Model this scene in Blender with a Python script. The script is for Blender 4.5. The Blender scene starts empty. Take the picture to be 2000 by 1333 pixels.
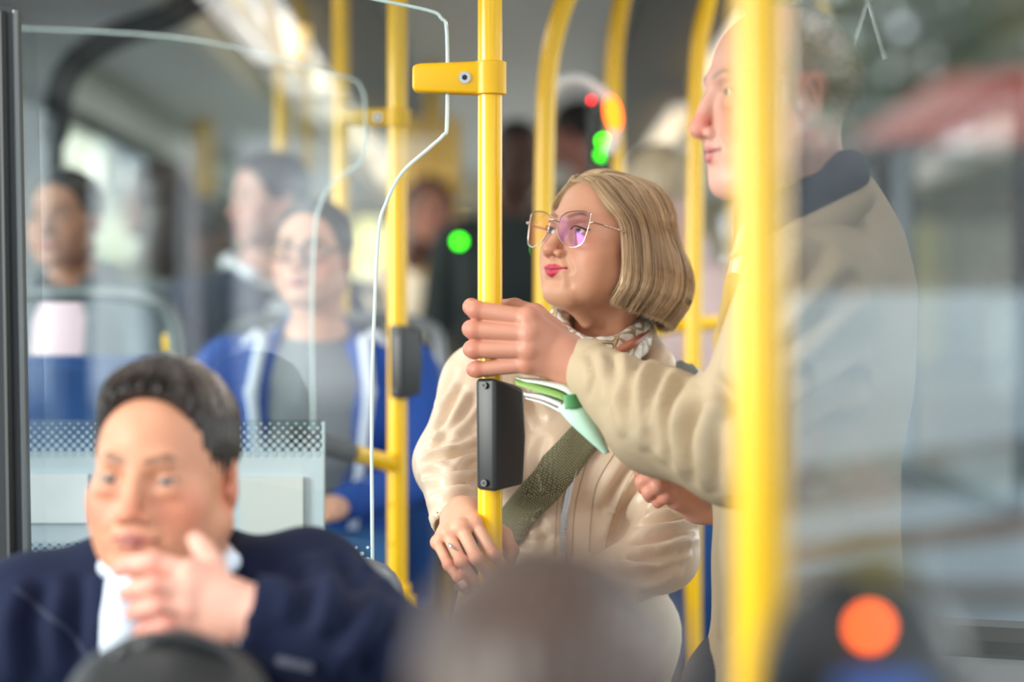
import bpy, bmesh, math, random
import numpy as np
from mathutils import Vector, Matrix
from mathutils.bvhtree import BVHTree
random.seed(7); np.random.seed(7)
C = bpy.context.scene.collection
SC = bpy.context.scene
F = 4722.0
CAMZ = 1.36
# ------------------------------------------------------------------ camera, world, lights, exposure
cam = bpy.data.objects.new('camera', bpy.data.cameras.new('camera')); C.objects.link(cam)
cam.location = (0, 0, CAMZ); cam.rotation_euler = (math.pi/2, 0, 0)
cam.data.sensor_width = 36; cam.data.lens = 85.0; cam.data.clip_end = 300; cam.data.clip_start = .05
cam.data.dof.use_dof = True; cam.data.dof.focus_distance = 3.55; cam.data.dof.aperture_fstop = 1.4
SC.camera = cam
SC.view_settings.view_transform = 'Standard'; SC.view_settings.look = 'None'
SC.view_settings.exposure = 0.05; SC.view_settings.gamma = 1.0; SC.view_settings.use_curve_mapping = False
w = bpy.data.worlds.new('sky'); SC.world = w; w.use_nodes = True
_b = w.node_tree.nodes['Background']; _b.inputs[0].default_value = (.86, .93, 1.0, 1); _b.inputs[1].default_value = 3.3
def lamp(name, kind, loc, rot, energy, size=1, size_y=None, col=(1, 1, 1)):
    l = bpy.data.lights.new(name, kind); l.energy = energy; l.color = col
    if kind == 'AREA':
        l.size = size
        if size_y: l.shape = 'RECTANGLE'; l.size_y = size_y
    if kind == 'SUN': l.angle = size
    o = bpy.data.objects.new(name, l); C.objects.link(o); o.location = loc; o.rotation_euler = rot; return o
def aim(o, d): o.rotation_euler = Vector(d).to_track_quat('-Z', 'Y').to_euler()
sun = lamp('sun', 'SUN', (-5, -3, 6), (0, 0, 0), 4.5, .45, col=(1, .95, .88)); aim(sun, (.80, .40, -.13))
# area lamps added under the ceiling to brighten the interior
for i, yy in enumerate((.6, 2.6, 4.6, 7.2, 9.8, 12)):
    for sx in (-.66, .66): lamp('ceiling_fill_light', 'AREA', (sx, yy, 2.19), (0, 0, 0), 8 if yy < 4 else 5, .36 if yy > 4 else .2, 1.8, (1, .97, .93))

# ------------------------------------------------------------------ colour and material helpers
def s2l(c):
    c = np.array(c, float)
    if c.max() > 1.0: c = c/255
    return np.where(c <= .04045, c/12.92, ((c+.055)/1.055)**2.4)
def col4(c): return tuple(float(x) for x in s2l(c)) + (1,)
_M = {}
def mat(name, c=(200, 200, 200), rough=.5, metal=0, sss=0, spec=.5, bump=None, vcol=False, var=0, vscale=8, emit=None, es=1, coat=0, sheen=0, aniso=0):
    if name in _M: return _M[name]
    m = bpy.data.materials.new(name); m.use_nodes = True; nt = m.node_tree; N = nt.nodes; L = nt.links
    p = N['Principled BSDF']; p.inputs['Base Color'].default_value = col4(c)
    p.inputs['Roughness'].default_value = rough; p.inputs['Metallic'].default_value = metal
    p.inputs['Specular IOR Level'].default_value = spec
    if sss:
        p.inputs['Subsurface Weight'].default_value = sss; p.inputs['Subsurface Scale'].default_value = .012
        p.inputs['Subsurface Radius'].default_value = (1, .35, .2)
    if coat: p.inputs['Coat Weight'].default_value = coat; p.inputs['Coat Roughness'].default_value = .12
    if sheen: p.inputs['Sheen Weight'].default_value = sheen
    if aniso: p.inputs['Anisotropic'].default_value = aniso
    src = None
    tc = N.new('ShaderNodeTexCoord')
    if vcol:
        a = N.new('ShaderNodeAttribute'); a.attribute_name = 'Col'; src = a.outputs['Color']
    if var:
        n = N.new('ShaderNodeTexNoise'); n.inputs['Scale'].default_value = vscale; n.inputs['Detail'].default_value = 5
        L.new(tc.outputs['Object'], n.inputs['Vector'])
        r = N.new('ShaderNodeMapRange'); r.inputs['To Min'].default_value = 1-var; r.inputs['To Max'].default_value = 1+var
        L.new(n.outputs['Fac'], r.inputs['Value'])
        v = N.new('ShaderNodeVectorMath'); v.operation = 'SCALE'
        if src: L.new(src, v.inputs[0])
        else: v.inputs[0].default_value = col4(c)[:3]
        L.new(r.outputs[0], v.inputs['Scale']); src = v.outputs[0]
    if src: L.new(src, p.inputs['Base Color'])
    if bump:
        last = None
        for (sc, st, dist) in bump:
            n = N.new('ShaderNodeTexNoise'); n.inputs['Scale'].default_value = sc; n.inputs['Detail'].default_value = 3
            L.new(tc.outputs['Object'], n.inputs['Vector'])
            b = N.new('ShaderNodeBump'); b.inputs['Strength'].default_value = st; b.inputs['Distance'].default_value = dist
            L.new(n.outputs['Fac'], b.inputs['Height'])
            if last: L.new(last.outputs[0], b.inputs['Normal'])
            last = b
        L.new(last.outputs[0], p.inputs['Normal'])
    if emit is not None:
        p.inputs['Emission Color'].default_value = col4(emit); p.inputs['Emission Strength'].default_value = es
    _M[name] = m; return m
def glass(name, tint=(240, 250, 247), refl=None, ior=.07, rcol=(255, 255, 255)):
    """thin sheet glass: transparent mixed with a mirror, by Fresnel (both faces) or by a fixed coated share"""
    m = bpy.data.materials.new(name); m.use_nodes = True; nt = m.node_tree; N = nt.nodes; L = nt.links
    N.remove(N['Principled BSDF'])
    t = N.new('ShaderNodeBsdfTransparent'); t.inputs[0].default_value = col4(tint)
    g = N.new('ShaderNodeBsdfGlossy'); g.inputs['Roughness'].default_value = 0.0; g.inputs['Color'].default_value = col4(rcol)
    x = N.new('ShaderNodeMixShader')
    if refl is None:      # Schlick: base + grazing * (1-cos)^5, the same from both faces
        f = N.new('ShaderNodeLayerWeight'); f.inputs['Blend'].default_value = .5
        pw = N.new('ShaderNodeMath'); pw.operation = 'POWER'; pw.inputs[1].default_value = 5; L.new(f.outputs['Facing'], pw.inputs[0])
        ma = N.new('ShaderNodeMath'); ma.operation = 'MULTIPLY_ADD'; ma.inputs[1].default_value = .6; ma.inputs[2].default_value = ior; L.new(pw.outputs[0], ma.inputs[0])
        L.new(ma.outputs[0], x.inputs[0])
    else: x.inputs[0].default_value = refl
    L.new(t.outputs[0], x.inputs[1]); L.new(g.outputs[0], x.inputs[2])
    L.new(x.outputs[0], N['Material Output'].inputs['Surface'])
    return m
# ------------------------------------------------------------------ object helpers
def P(X, Y, d):
    """the point at depth d (metres along the view axis) on the ray through the 2000x1333 frame position"""
    return np.array([(X-1000)/F*d, d, CAMZ-(Y-666.5)/F*d])
def meta(o, label=None, cat=None, group=None, kind=None):
    if label: o['label'] = label
    if cat: o['category'] = cat
    if group: o['group'] = group
    if kind: o['kind'] = kind
    return o
def thing(name, label, cat, loc=(0, 0, 0), group=None):
    o = bpy.data.objects.new(name, None); C.objects.link(o); o.location = loc; o.empty_display_size = .1
    return meta(o, label, cat, group)
def rootloc(p):
    v = Vector((0, 0, 0))
    while p is not None: v = v + Vector(p.location); p = p.parent
    return np.array(v)
def meshobj(name, V, Fc, m, parent=None, col=None, smooth=True, label=None, loc=None):
    V = np.asarray(V, float).reshape(-1, 3)
    off = rootloc(parent) if parent is not None else (np.array(loc) if loc is not None else np.zeros(3))
    me = bpy.data.meshes.new(name)
    if isinstance(Fc, np.ndarray) and Fc.ndim == 2:
        n, k = Fc.shape
        me.vertices.add(len(V)); me.vertices.foreach_set('co', (V-off).astype(np.float32).ravel())
        me.loops.add(n*k); me.loops.foreach_set('vertex_index', Fc.astype(np.int32).ravel())
        me.polygons.add(n); me.polygons.foreach_set('loop_start', np.arange(0, n*k, k, dtype=np.int32))
        me.update(calc_edges=True)
    else:
        me.from_pydata((V-off).tolist(), [], [list(map(int, f)) for f in Fc]); me.update()
    if smooth: me.polygons.foreach_set('use_smooth', np.ones(len(me.polygons), bool))
    if col is not None:
        a = me.color_attributes.new('Col', 'FLOAT_COLOR', 'POINT')
        cc = np.ones((len(V), 4), np.float32); cc[:, :3] = col; a.data.foreach_set('color', cc.ravel())
    if isinstance(m, (list, tuple)):
        for q in m: me.materials.append(q)
    else: me.materials.append(m)
    o = bpy.data.objects.new(name, me); C.objects.link(o)
    if parent is not None: o.parent = parent
    elif loc is not None: o.location = loc
    if label: o['label'] = label
    return o
class MB:
    """collects shapes into one mesh"""
    def __init__(s): s.v = []; s.f = []
    def add(s, V, Fc):
        b = len(s.v); s.v.extend([tuple(map(float, q)) for q in V]); s.f.extend([[int(i)+b for i in f] for f in Fc]); return s
    def box(s, c, size, R=None, bev=0.0):
        bm = bmesh.new(); bmesh.ops.create_cube(bm, size=1)
        for v in bm.verts: v.co = Vector((v.co.x*size[0], v.co.y*size[1], v.co.z*size[2]))
        if bev: bmesh.ops.bevel(bm, geom=bm.edges[:], offset=bev, segments=2, affect='EDGES', profile=.6)
        return s._bm(bm, c, R)
    def _bm(s, bm, c=(0, 0, 0), R=None):
        M = Matrix.Translation(Vector(c)) @ (R.to_4x4() if R is not None else Matrix.Identity(4))
        bm.verts.ensure_lookup_table()
        V = [M @ v.co for v in bm.verts]; Fc = [[v.index for v in f.verts] for f in bm.faces]
        bm.free(); return s.add(V, Fc)
    def tube(s, path, r, seg=12, cap=True, closed=False):
        path = [np.array(p, float) for p in path]; n = len(path)
        rr = r if hasattr(r, '__len__') else [r]*n
        b = len(s.v); up = None
        for i in range(n):
            a = path[(i-1) % n] if (closed or i > 0) else path[i]; c_ = path[(i+1) % n] if (closed or i < n-1) else path[i]
            t = c_-a; t = t/(np.linalg.norm(t)+1e-12)
            if up is None:
                up = np.array([0, 0, 1.]) if abs(t[2]) < .9 else np.array([0, 1., 0])
            up = up-t*up.dot(t); up /= np.linalg.norm(up)+1e-12; sd = np.cross(t, up)
            for k in range(seg):
                an = 2*math.pi*k/seg; s.v.append(tuple(path[i]+rr[i]*(math.cos(an)*up+math.sin(an)*sd)))
        m_ = n if closed else n-1
        for i in range(m_):
            for k in range(seg):
                j = (i+1) % n
                s.f.append([b+i*seg+k, b+j*seg+k, b+j*seg+(k+1) % seg, b+i*seg+(k+1) % seg])
        if cap and not closed:
            s.f.append([b+k for k in range(seg)]); s.f.append([b+(n-1)*seg+k for k in reversed(range(seg))])
        return s
    def sphere(s, c, r, u=16, v=10, R=None):
        rx, ry, rz = (r, r, r) if not hasattr(r, '__len__') else r
        V = []; Fc = []
        for i in range(v+1):
            th = math.pi*i/v
            for j in range(u):
                ph = 2*math.pi*j/u; q = Vector((rx*math.sin(th)*math.cos(ph), ry*math.sin(th)*math.sin(ph), rz*math.cos(th)))
                if R is not None: q = R @ q
                V.append(q+Vector(c))
        for i in range(v):
            for j in range(u): Fc.append([i*u+j, (i+1)*u+j, (i+1)*u+(j+1) % u, i*u+(j+1) % u])
        return s.add(V, Fc)
    def prism(s, poly, y0, y1, M=None):
        """extrude an (x,z) outline along y"""
        n = len(poly); V = [(p[0], y0, p[1]) for p in poly]+[(p[0], y1, p[1]) for p in poly]
        if M is not None: V = [M @ Vector(q) for q in V]
        Fc = [list(range(n)), list(range(2*n-1, n-1, -1))]+[[i, i+n, (i+1) % n+n, (i+1) % n] for i in range(n)]
        return s.add(V, Fc)
    def obj(s, name, m, parent=None, smooth=False, label=None, loc=None):
        o = meshobj(name, s.v, s.f, m, parent, smooth=smooth, label=label, loc=loc)
        bm = bmesh.new(); bm.from_mesh(o.data); bmesh.ops.remove_doubles(bm, verts=bm.verts, dist=1e-6)
        bmesh.ops.recalc_face_normals(bm, faces=bm.faces)
        if smooth:
            for f in bm.faces: f.smooth = True
            for e in bm.edges:
                if len(e.link_faces) == 2 and e.calc_face_angle(0) > .7: e.smooth = False
        bm.to_mesh(o.data); bm.free(); return o
def catmull(pts, n=8, closed=False):
    pts = [np.array(p, float) for p in pts]; out = []; N = len(pts)
    for i in range(N if closed else N-1):
        g = (lambda j: pts[j % N]) if closed else (lambda j: pts[max(0, min(N-1, j))])
        p0, p1, p2, p3 = g(i-1), g(i), g(i+1), g(i+2)
        for k in range(n):
            t = k/n; out.append(.5*((2*p1)+(-p0+p2)*t+(2*p0-5*p1+4*p2-p3)*t*t+(-p0+3*p1-3*p2+p3)*t**3))
    if not closed: out.append(pts[-1])
    return out
# ------------------------------------------------------------------ signed distance sculpting (numpy) + surface nets
def sd_rc(p, a, b, r1, r2):
    a = np.asarray(a, np.float32); b = np.asarray(b, np.float32); ba = b-a
    h = np.clip(((p-a)@ba)/(ba@ba+1e-9), 0, 1)
    return np.sqrt((((p-a)-h[..., None]*ba)**2).sum(-1))-(r1+(r2-r1)*h)
def sd_el(p, c, r, R=None):
    q = p-np.asarray(c, np.float32)
    if R is not None: q = q@np.array(R, np.float32)      # columns of R are the local axes
    r = np.asarray(r, np.float32)
    k0 = np.sqrt(((q/r)**2).sum(-1)); k1 = np.sqrt(((q/(r*r))**2).sum(-1))+1e-9
    return k0*(k0-1)/k1
def sd_bx(p, c, hs, rr, R=None):
    q = p-np.asarray(c, np.float32)
    if R is not None: q = q@np.array(R, np.float32)
    d = np.abs(q)-(np.asarray(hs, np.float32)-rr)
    return np.sqrt((np.maximum(d, 0)**2).sum(-1))+np.minimum(d.max(-1), 0)-rr
def rotm(rx=0, ry=0, rz=0):
    return np.array(Matrix.Rotation(math.radians(rz), 3, 'Z') @ Matrix.Rotation(math.radians(ry), 3, 'Y') @ Matrix.Rotation(math.radians(rx), 3, 'X'))
class SDF:
    def __init__(s, lo, hi, h):
        s.lo = np.array(lo, np.float32); s.h = h
        s.n = np.ceil((np.array(hi)-np.array(lo))/h).astype(int)+1
        s.ax = [s.lo[i]+h*np.arange(s.n[i], dtype=np.float32) for i in range(3)]
        s.d = np.full(tuple(s.n), 1e3, np.float32)
    def _sl(s, lo, hi):
        i0 = np.clip(np.floor((np.array(lo)-s.lo)/s.h).astype(int), 0, s.n); i1 = np.clip(np.ceil((np.array(hi)-s.lo)/s.h).astype(int)+1, 0, s.n)
        if (i1 <= i0).any(): return None, None
        sl = tuple(slice(a, b) for a, b in zip(i0, i1))
        g = np.stack(np.meshgrid(*[s.ax[i][sl[i]] for i in range(3)], indexing='ij'), -1)
        return sl, g
    def _op(s, lo, hi, fn, k, sub, m=None):
        m = (max(k, s.h)*2.5+3*s.h) if m is None else m
        sl, g = s._sl(np.array(lo)-m, np.array(hi)+m)
        if sl is None: return s
        e = fn(g); d = s.d[sl]
        if sub: e = -e; s.d[sl] = -smin(-d, -e, k) if k > 0 else np.maximum(d, e)
        else: s.d[sl] = smin(d, e, k) if k > 0 else np.minimum(d, e)
        return s
    def rc(s, a, b, r1, r2=None, k=0., sub=False):
        r2 = r1 if r2 is None else r2; a = np.array(a, float); b = np.array(b, float); m = max(r1, r2)
        return s._op(np.minimum(a, b)-m, np.maximum(a, b)+m, lambda p: sd_rc(p, a, b, r1, r2), k, sub)
    def el(s, c, r, k=0., R=None, sub=False):
        c = np.array(c, float); r = np.array(r if hasattr(r, '__len__') else (r, r, r), float); m = r.max()
        return s._op(c-(r if R is None else m), c+(r if R is None else m), lambda p: sd_el(p, c, r, R), k, sub)
    def bx(s, c, hs, rr, k=0., R=None, sub=False):
        c = np.array(c, float); m = np.linalg.norm(hs) if R is not None else np.array(hs)
        return s._op(c-m, c+m, lambda p: sd_bx(p, c, hs, rr, R), k, sub)
    def chain(s, pts, rs, k=0.):
        for i in range(len(pts)-1): s.rc(pts[i], pts[i+1], rs[i], rs[i+1], k)
        return s
    def mesh(s):
        d = s.d; ins = d < 0; n = s.n
        a = [ins[x:n[0]-1+x, y:n[1]-1+y, z:n[2]-1+z] for x in (0, 1) for y in (0, 1) for z in (0, 1)]
        cnt = sum(q.astype(np.int8) for q in a); act = (cnt > 0) & (cnt < 8)
        I = np.argwhere(act); idm = np.full(act.shape, -1, np.int32); idm[act] = np.arange(len(I))
        acc = np.zeros((len(I), 3)); c = np.zeros(len(I))
        def val(o): return d[I[:, 0]+o[0], I[:, 1]+o[1], I[:, 2]+o[2]]
        for axis in range(3):
            u, v = [q for q in range(3) if q != axis]
            for i in (0, 1):
                for j in (0, 1):
                    o = [0, 0, 0]; o[u] = i; o[v] = j; o2 = list(o); o2[axis] = 1
                    A = val(o); B = val(o2); m = (A < 0) != (B < 0)
                    t = np.where(m, A/(A-B+1e-20), 0)
                    q = np.zeros((len(I), 3)); q[:, u] = i; q[:, v] = j; q[:, axis] = t
                    acc[m] += q[m]; c[m] += 1
        V = s.lo+s.h*(I+acc/np.maximum(c, 1)[:, None])
        Fs = []
        for axis in range(3):
            u, v = [q for q in range(3) if q != axis]
            sl0 = [slice(None)]*3; sl1 = [slice(None)]*3; sl0[axis] = slice(0, -1); sl1[axis] = slice(1, None)
            A = ins[tuple(sl0)]; B = ins[tuple(sl1)]; m = A != B
            for q in (u, v):
                e = [slice(None)]*3; e[q] = slice(0, 1); m[tuple(e)] = False; e[q] = slice(-1, None); m[tuple(e)] = False
            G = np.argwhere(m); fl = A[m]
            du = np.zeros(3, int); du[u] = 1; dv = np.zeros(3, int); dv[v] = 1
            q = [idm[tuple((G-x).T)] for x in (du+dv, dv, 0*dv, du)]
            Q = np.stack(q, 1)
            flip = fl if axis != 1 else ~fl
            Q[~flip] = Q[~flip][:, ::-1]; Fs.append(Q)
        return V, np.concatenate(Fs)
def smin(a, b, k):
    h = np.maximum(k-np.abs(a-b), 0)/k
    return np.minimum(a, b)-h*h*k*.25
def joinm(lst):
    """join [(V,F,col)] into one"""
    V = []; Fc = []; K = []; b = 0
    for v, f, c in lst:
        V.append(v); Fc.append(np.asarray(f)+b); b += len(v)
        K.append(np.broadcast_to(np.array(c, float), (len(v), 3)))
    return np.concatenate(V), np.concatenate(Fc), np.concatenate(K)
def wob(V, amp, sc, seed=0):
    """cheap smooth noise displacement field value per vertex"""
    r = np.random.RandomState(seed); out = np.zeros(len(V))
    for i in range(7):
        d = r.normal(size=3); d /= np.linalg.norm(d); out += np.sin(V@d*sc*(.6+.9*r.rand())+r.rand()*6.28+1.3*np.sin(V@r.normal(size=3)*sc*.5))
    return out*amp/3
# ------------------------------------------------------------------ materials
SKIN = mat('skin', vcol=True, rough=.47, sss=.12, spec=.4, var=.06, vscale=40, bump=[(420, .12, .001), (90, .15, .002)])
EYEW = mat('eye_white', (226, 220, 214), rough=.12)
IRIS = mat('iris_blue', (74, 92, 98), rough=.1); IRISB = mat('iris_brown', (70, 46, 32), rough=.1)
PUP = mat('pupil', (8, 8, 8), rough=.05)
HAIR = mat('hair', vcol=True, rough=.38, spec=.55, aniso=.4)
LASH = mat('lash', (40, 28, 22), rough=.6)
YEL = mat('yellow_rail', (250, 196, 0), rough=.24, spec=.5, coat=.25)
YEL2 = mat('yellow_plastic', (240, 186, 0), rough=.35)
BLK = mat('black_plastic', (38, 39, 43), rough=.42, bump=[(900, .1, .0005)])
DGREY = mat('dark_grey_frame', (46, 50, 54), rough=.45)
CHROME = mat('metal', (205, 205, 208), rough=.22, metal=1)
# ------------------------------------------------------------------ heads
def head_matrix(c, yaw=0, pitch=0, roll=0, scale=1.0):
    return (Matrix.Translation(Vector(c)) @ Matrix.Rotation(math.radians(yaw), 4, 'Z') @ Matrix.Rotation(math.radians(pitch), 4, 'X')
            @ Matrix.Rotation(math.radians(roll), 4, 'Y') @ Matrix.Scale(scale*.01, 4))
def xf(M, V):
    A = np.array(M); return np.asarray(V)@A[:3, :3].T+A[:3, 3]
def head_geo(h=.25, skin=(208, 160, 135), lip=(176, 92, 88), lipf=1.0, jw=1.0, nose=1.0, nosel=1.0, age=.6, chin=1.0, cheek=1.0, fat=0.0,
             eye=.5, neck=None, neckr=5.4, brow=(96, 70, 52), browt=.25, blush=.25, smile=0., scalp=None, ear=1.0, mouth_open=0., jowl=0.):
    S = SDF((-9.6, -13, -19), (9.6, 11.5, 12.5), h)
    w_ = 1+fat*.5
    S.el((0, .9, 2.8), (7.2, 9.1, 8.1))
    S.el((0, -2.2, -2.6), (6.0*(1+fat*.5), 6.3, 7.8), k=2.0)
    for s in (-1, 1):
        S.rc((s*5.5*jw, .4, -5.2), (s*1.9, -6.3, -9.0*chin), 1.6+fat*1.6, 1.45+fat, k=3.0)
        S.el((s*4.4, -5.3, -2.3), (2.0, 1.9*cheek, 1.9), k=1.8)
        S.el((s*3.6, -5.1, -5.0), (2.1+fat*2.4, 2.2, 2.9+fat*2), k=2.4)
    S.el((0, -6.9, -9.0*chin), (2.3, 1.7, 1.5), k=1.6)
    S.el((0, -6.9, -5.6), (3.3, 2.3, 2.7), k=1.5)
    S.rc((-2.9, -7.6, 1.75), (2.9, -7.6, 1.75), .95, k=1.5)
    for s in (-1, 1):
        S.el((s*3.3, -9.3, -.1), (2.0, 1.75, 1.25), k=1.2, sub=True)
        S.el((s*3.15, -6.75, -.02), 1.52, k=.35)
        S.el((s*3.1, -7.5, -1.25), (1.5, .75, .45), k=1.0)   # lower lid bag
    n = nose
    S.rc((0, -8.2, .7), (0, -10.1*nosel**.2-.55*(n-1)*2, -3.1*nosel), .62*n, .82*n, k=.9)
    S.el((0, -10.15-.6*(n-1)*2, -3.3*nosel), (.95*n, .95*n, .78*n), k=.4)
    for s in (-1, 1):
        S.el((s*1.2*n, -9.1, -3.65*nosel), (.68*n, .95*n, .62*n), k=.35)
        S.el((s*.62*n, -9.75, -4.2*nosel), (.34*n, .55*n, .34*n), k=.12, sub=True)
    # mouth
    mz = -6.15; up = .25*smile
    for s in (-1, 1):
        S.rc((s*.4, -9.12, mz+.4), (s*2.45, -8.42, mz+.1+up), .36*lipf, .16, k=.35)
        S.rc((0, -9.05, mz-.48-.4*mouth_open), (s*2.3, -8.4, mz-.02+up-.2*mouth_open), .46*lipf, .16, k=.35)
        S.rc((0, -9.6, mz-.03-.2*mouth_open), (s*2.7, -8.62, mz+.1+up-.1*mouth_open), .12+.28*mouth_open, .08, k=.14, sub=True)
        a = age*.26
        S.rc((s*1.95, -9.05, -3.9), (s*3.2, -8.3, mz+.3), .02+a*.8, .02+a*.8, k=.7, sub=True)
        if age > .5: S.rc((s*3.0, -8.62, mz-.5), (s*3.2, -8.05, mz-2.0), .03, .02, k=1.1, sub=True)
    S.rc((-1.3, -9.0, mz-1.55), (1.3, -9.0, mz-1.55), .25, k=.9, sub=True)
    if age > .3:
        for zz in (3.9, 4.7, 5.5): S.rc((-3, -9.05+.12*(zz-3.6), zz), (3, -9.05+.12*(zz-3.6), zz), .06*age, k=.25, sub=True)
    # lids opening
    for s in (-1, 1):
        R = rotm(ry=-s*4)
        S.el((s*3.15, -8.6, -.05), (1.5, 1.15, eye), k=.08, sub=True, R=R)
        S.rc((s*2.0, -8.45, .78), (s*4.3, -7.75, .62), .09, k=.25, sub=True)
    # ears
    for s in (-1, 1):
        R = rotm(rx=-12, rz=s*22)
        S.el((s*7.1, 1.6, -.9), (.7*ear, 1.7*ear, 2.9*ear), k=.35, R=R)
        S.el((s*7.75, 1.4, -.3), (.6, 1.0, 1.6), k=.25, R=R, sub=True)
        S.rc((s*7.3, .9, .6), (s*7.35, 1.9, -1.6), .28, k=.3)
        S.el((s*7.2, .1, -1.6), (.4, .5, .7), k=.4)
    nk = neck if neck is not None else (0, 4.5, -19)
    if jowl:
        S.rc((0, -4.6, -10.1), (0, -.8, -12.2), 1.7*jowl, 2.6*jowl, k=2.2)
        for s in (-1, 1): S.el((s*3.6, -4.9, -8.1), (1.3, 1.5, 1.2), k=1.4)
    S.rc((0, 2.4, -4.5), nk, neckr*.94, neckr*1.05, k=2.2)
    for s in (-1, 1):
        S.rc((s*5.2, 2.8, -6), (s*1.6+nk[0]*.9, nk[1]-neckr*.75, max(nk[2], -17)), 1.0, .8, k=1.2)
    V, Q = S.mesh()
    # paint albedo
    K = np.tile(s2l(skin), (len(V), 1))
    def paint(d, c, wd, amt=1.0):
        t = np.clip(1-d/wd, 0, 1)[:, None]; t = t*t*(3-2*t)*amt
        K[:] = K*(1-t)+s2l(c)*t
    sk = np.array(skin, float); red = np.clip(sk*[1.0, .72, .72], 0, 255)
    Vf = V.astype(np.float32)
    for s in (-1, 1):
        paint(sd_el(Vf, (s*4.6, -7, -3), (1.6, 2, 1.6)), red, 1.8, blush)
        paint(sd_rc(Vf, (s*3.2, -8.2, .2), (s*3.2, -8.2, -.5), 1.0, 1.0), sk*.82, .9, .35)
        # brows
        if browt: 
            paint(sd_rc(Vf, (s*1.35, -9.0, 2.0), (s*3.5, -8.3, 2.65), browt, browt*.9), brow, .3, .85)
            paint(sd_rc(Vf, (s*3.5, -8.3, 2.65), (s*5.1, -6.9, 2.1), browt*.9, browt*.4), brow, .3, .8)
        paint(sd_rc(Vf, (s*1.9, -8.4, .15), (s*3.2, -8.5, .42), .05, .05), (70, 48, 40), .18, .8)
        paint(sd_rc(Vf, (s*3.2, -8.5, .42), (s*4.45, -7.6, .12), .05, .05), (70, 48, 40), .2, .8)
        paint(np.abs(sd_el(Vf, (s*7.3, 1.5, -.9), (.9, 1.9, 3.2)))-.6, red, 1.0, blush)
        if lip is not None:
            paint(sd_rc(Vf, (s*.38, -9.22, mz+.40), (s*2.4, -8.5, mz+.12+up), .40*lipf, .16), lip, .14)
            paint(sd_rc(Vf, (0, -9.15, mz-.48-.4*mouth_open), (s*2.3, -8.45, mz-.02+up-.2*mouth_open), .50*lipf, .16), lip, .14)
            paint(sd_rc(Vf, (0, -9.4, mz), (s*2.6, -8.5, mz+.1+up), .09, .06), np.array(lip)*.35, .12, .9)
    paint(sd_el(Vf, (0, -10.2, -3.3), (1, 1, .9)), red, 1.3, blush)
    if scalp is not None: scalp(V, K, paint)
    return V, Q, K
def add_eyes(parent, M, gaze=(0, 0), iris=IRIS, h=1.25, y=-6.8):
    """two eyeballs; the iris is a cap turned by gaze (degrees: right/left, up)"""
    for s in (-1, 1):
        R = Matrix.Rotation(math.radians(gaze[0]), 3, 'Z') @ Matrix.Rotation(math.radians(gaze[1]), 3, 'X')
        mb = MB(); n_u, n_v = 24, 16; mb.sphere((0, 0, 0), h, n_u, n_v)
        V = np.array(mb.v)[:, [0, 2, 1]]*[1, -1, 1]                    # pole now along -Y
        V = V@np.array(R).T+np.array([s*3.15, y, -.02])
        o = meshobj('eyeball', xf(M, V), mb.f, [EYEW, iris, PUP], parent)
        for i, p in enumerate(o.data.polygons):
            ring = i//n_u
            p.material_index = 2 if ring < 1 else (1 if ring < 3 else 0)
# ------------------------------------------------------------------ strands: many thin three-sided locks in one mesh
def strands(name, paths, rad, cols, parent, m=None, seg=3, M=None):
    """paths (n,k,3)"""
    paths = np.asarray(paths, float); n, k, _ = paths.shape
    if M is not None: paths = xf(M, paths.reshape(-1, 3)).reshape(n, k, 3)
    T = np.gradient(paths, axis=1); T /= np.linalg.norm(T, axis=2, keepdims=True)+1e-9
    up = np.tile(np.array([.31, .21, .93]), (n, k, 1)); A = np.cross(T, up); A /= np.linalg.norm(A, axis=2, keepdims=True)+1e-9
    B = np.cross(T, A)
    prof = np.clip(np.minimum(np.linspace(0, 1, k)*10+.5, (1-np.linspace(0, 1, k))*5+.15), 0, 1)
    rr = (np.asarray(rad).reshape(-1, 1)*np.ones((n, 1)))*prof
    V = np.stack([paths+rr[..., None]*(math.cos(a)*A+math.sin(a)*B) for a in np.arange(seg)*2*math.pi/seg], 2)   # n,k,seg,3
    idx = np.arange(n*k*seg).reshape(n, k, seg)
    a = idx[:, :-1]; b = idx[:, 1:]
    Q = np.stack([a, b, np.roll(b, -1, 2), np.roll(a, -1, 2)], -1).reshape(-1, 4)
    K = np.repeat(np.asarray(cols, float), k*seg, axis=0) if cols.ndim == 2 else np.repeat(cols.reshape(-1, 3), seg, axis=0)
    return meshobj(name, V.reshape(-1, 3), Q, m or HAIR, parent, col=K)
def hair_shell(parent, M, inside, col, h=.3, name='hair', cut=None, wobble=.12, seed=0, m=None, groove=.0):
    """hair mass: ellipsoids minus cutters, in head space. inside: list of (c,r,k) ; cut: list of (c,r,k)"""
    S = SDF((-11.5, -12, -26), (11.5, 14, 14), h)
    for it in inside: S.el(it[0], it[1], k=it[2])
    for it in (cut or []): S.el(it[0], it[1], k=it[2], sub=True)
    V, Q = S.mesh()
    nrm = V-np.array([0, 1, 1]); nrm /= np.linalg.norm(nrm, axis=1, keepdims=True)
    an = np.arctan2(V[:, 0], -V[:, 1]+.01)
    V = V+nrm*(wob(V, wobble, 1.1, seed)+groove*np.sin(an*38+3*np.sin(V[:, 2]*.5)))[:, None]
    rs = np.random.RandomState(seed)
    K = s2l(col)*(1+.22*wob(V*[1, 1, .25], 1, 2.2, seed+3))[:, None].clip(.4, 1.8)
    return meshobj(name, xf(M, V), Q, m or HAIR, parent, col=K)
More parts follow.
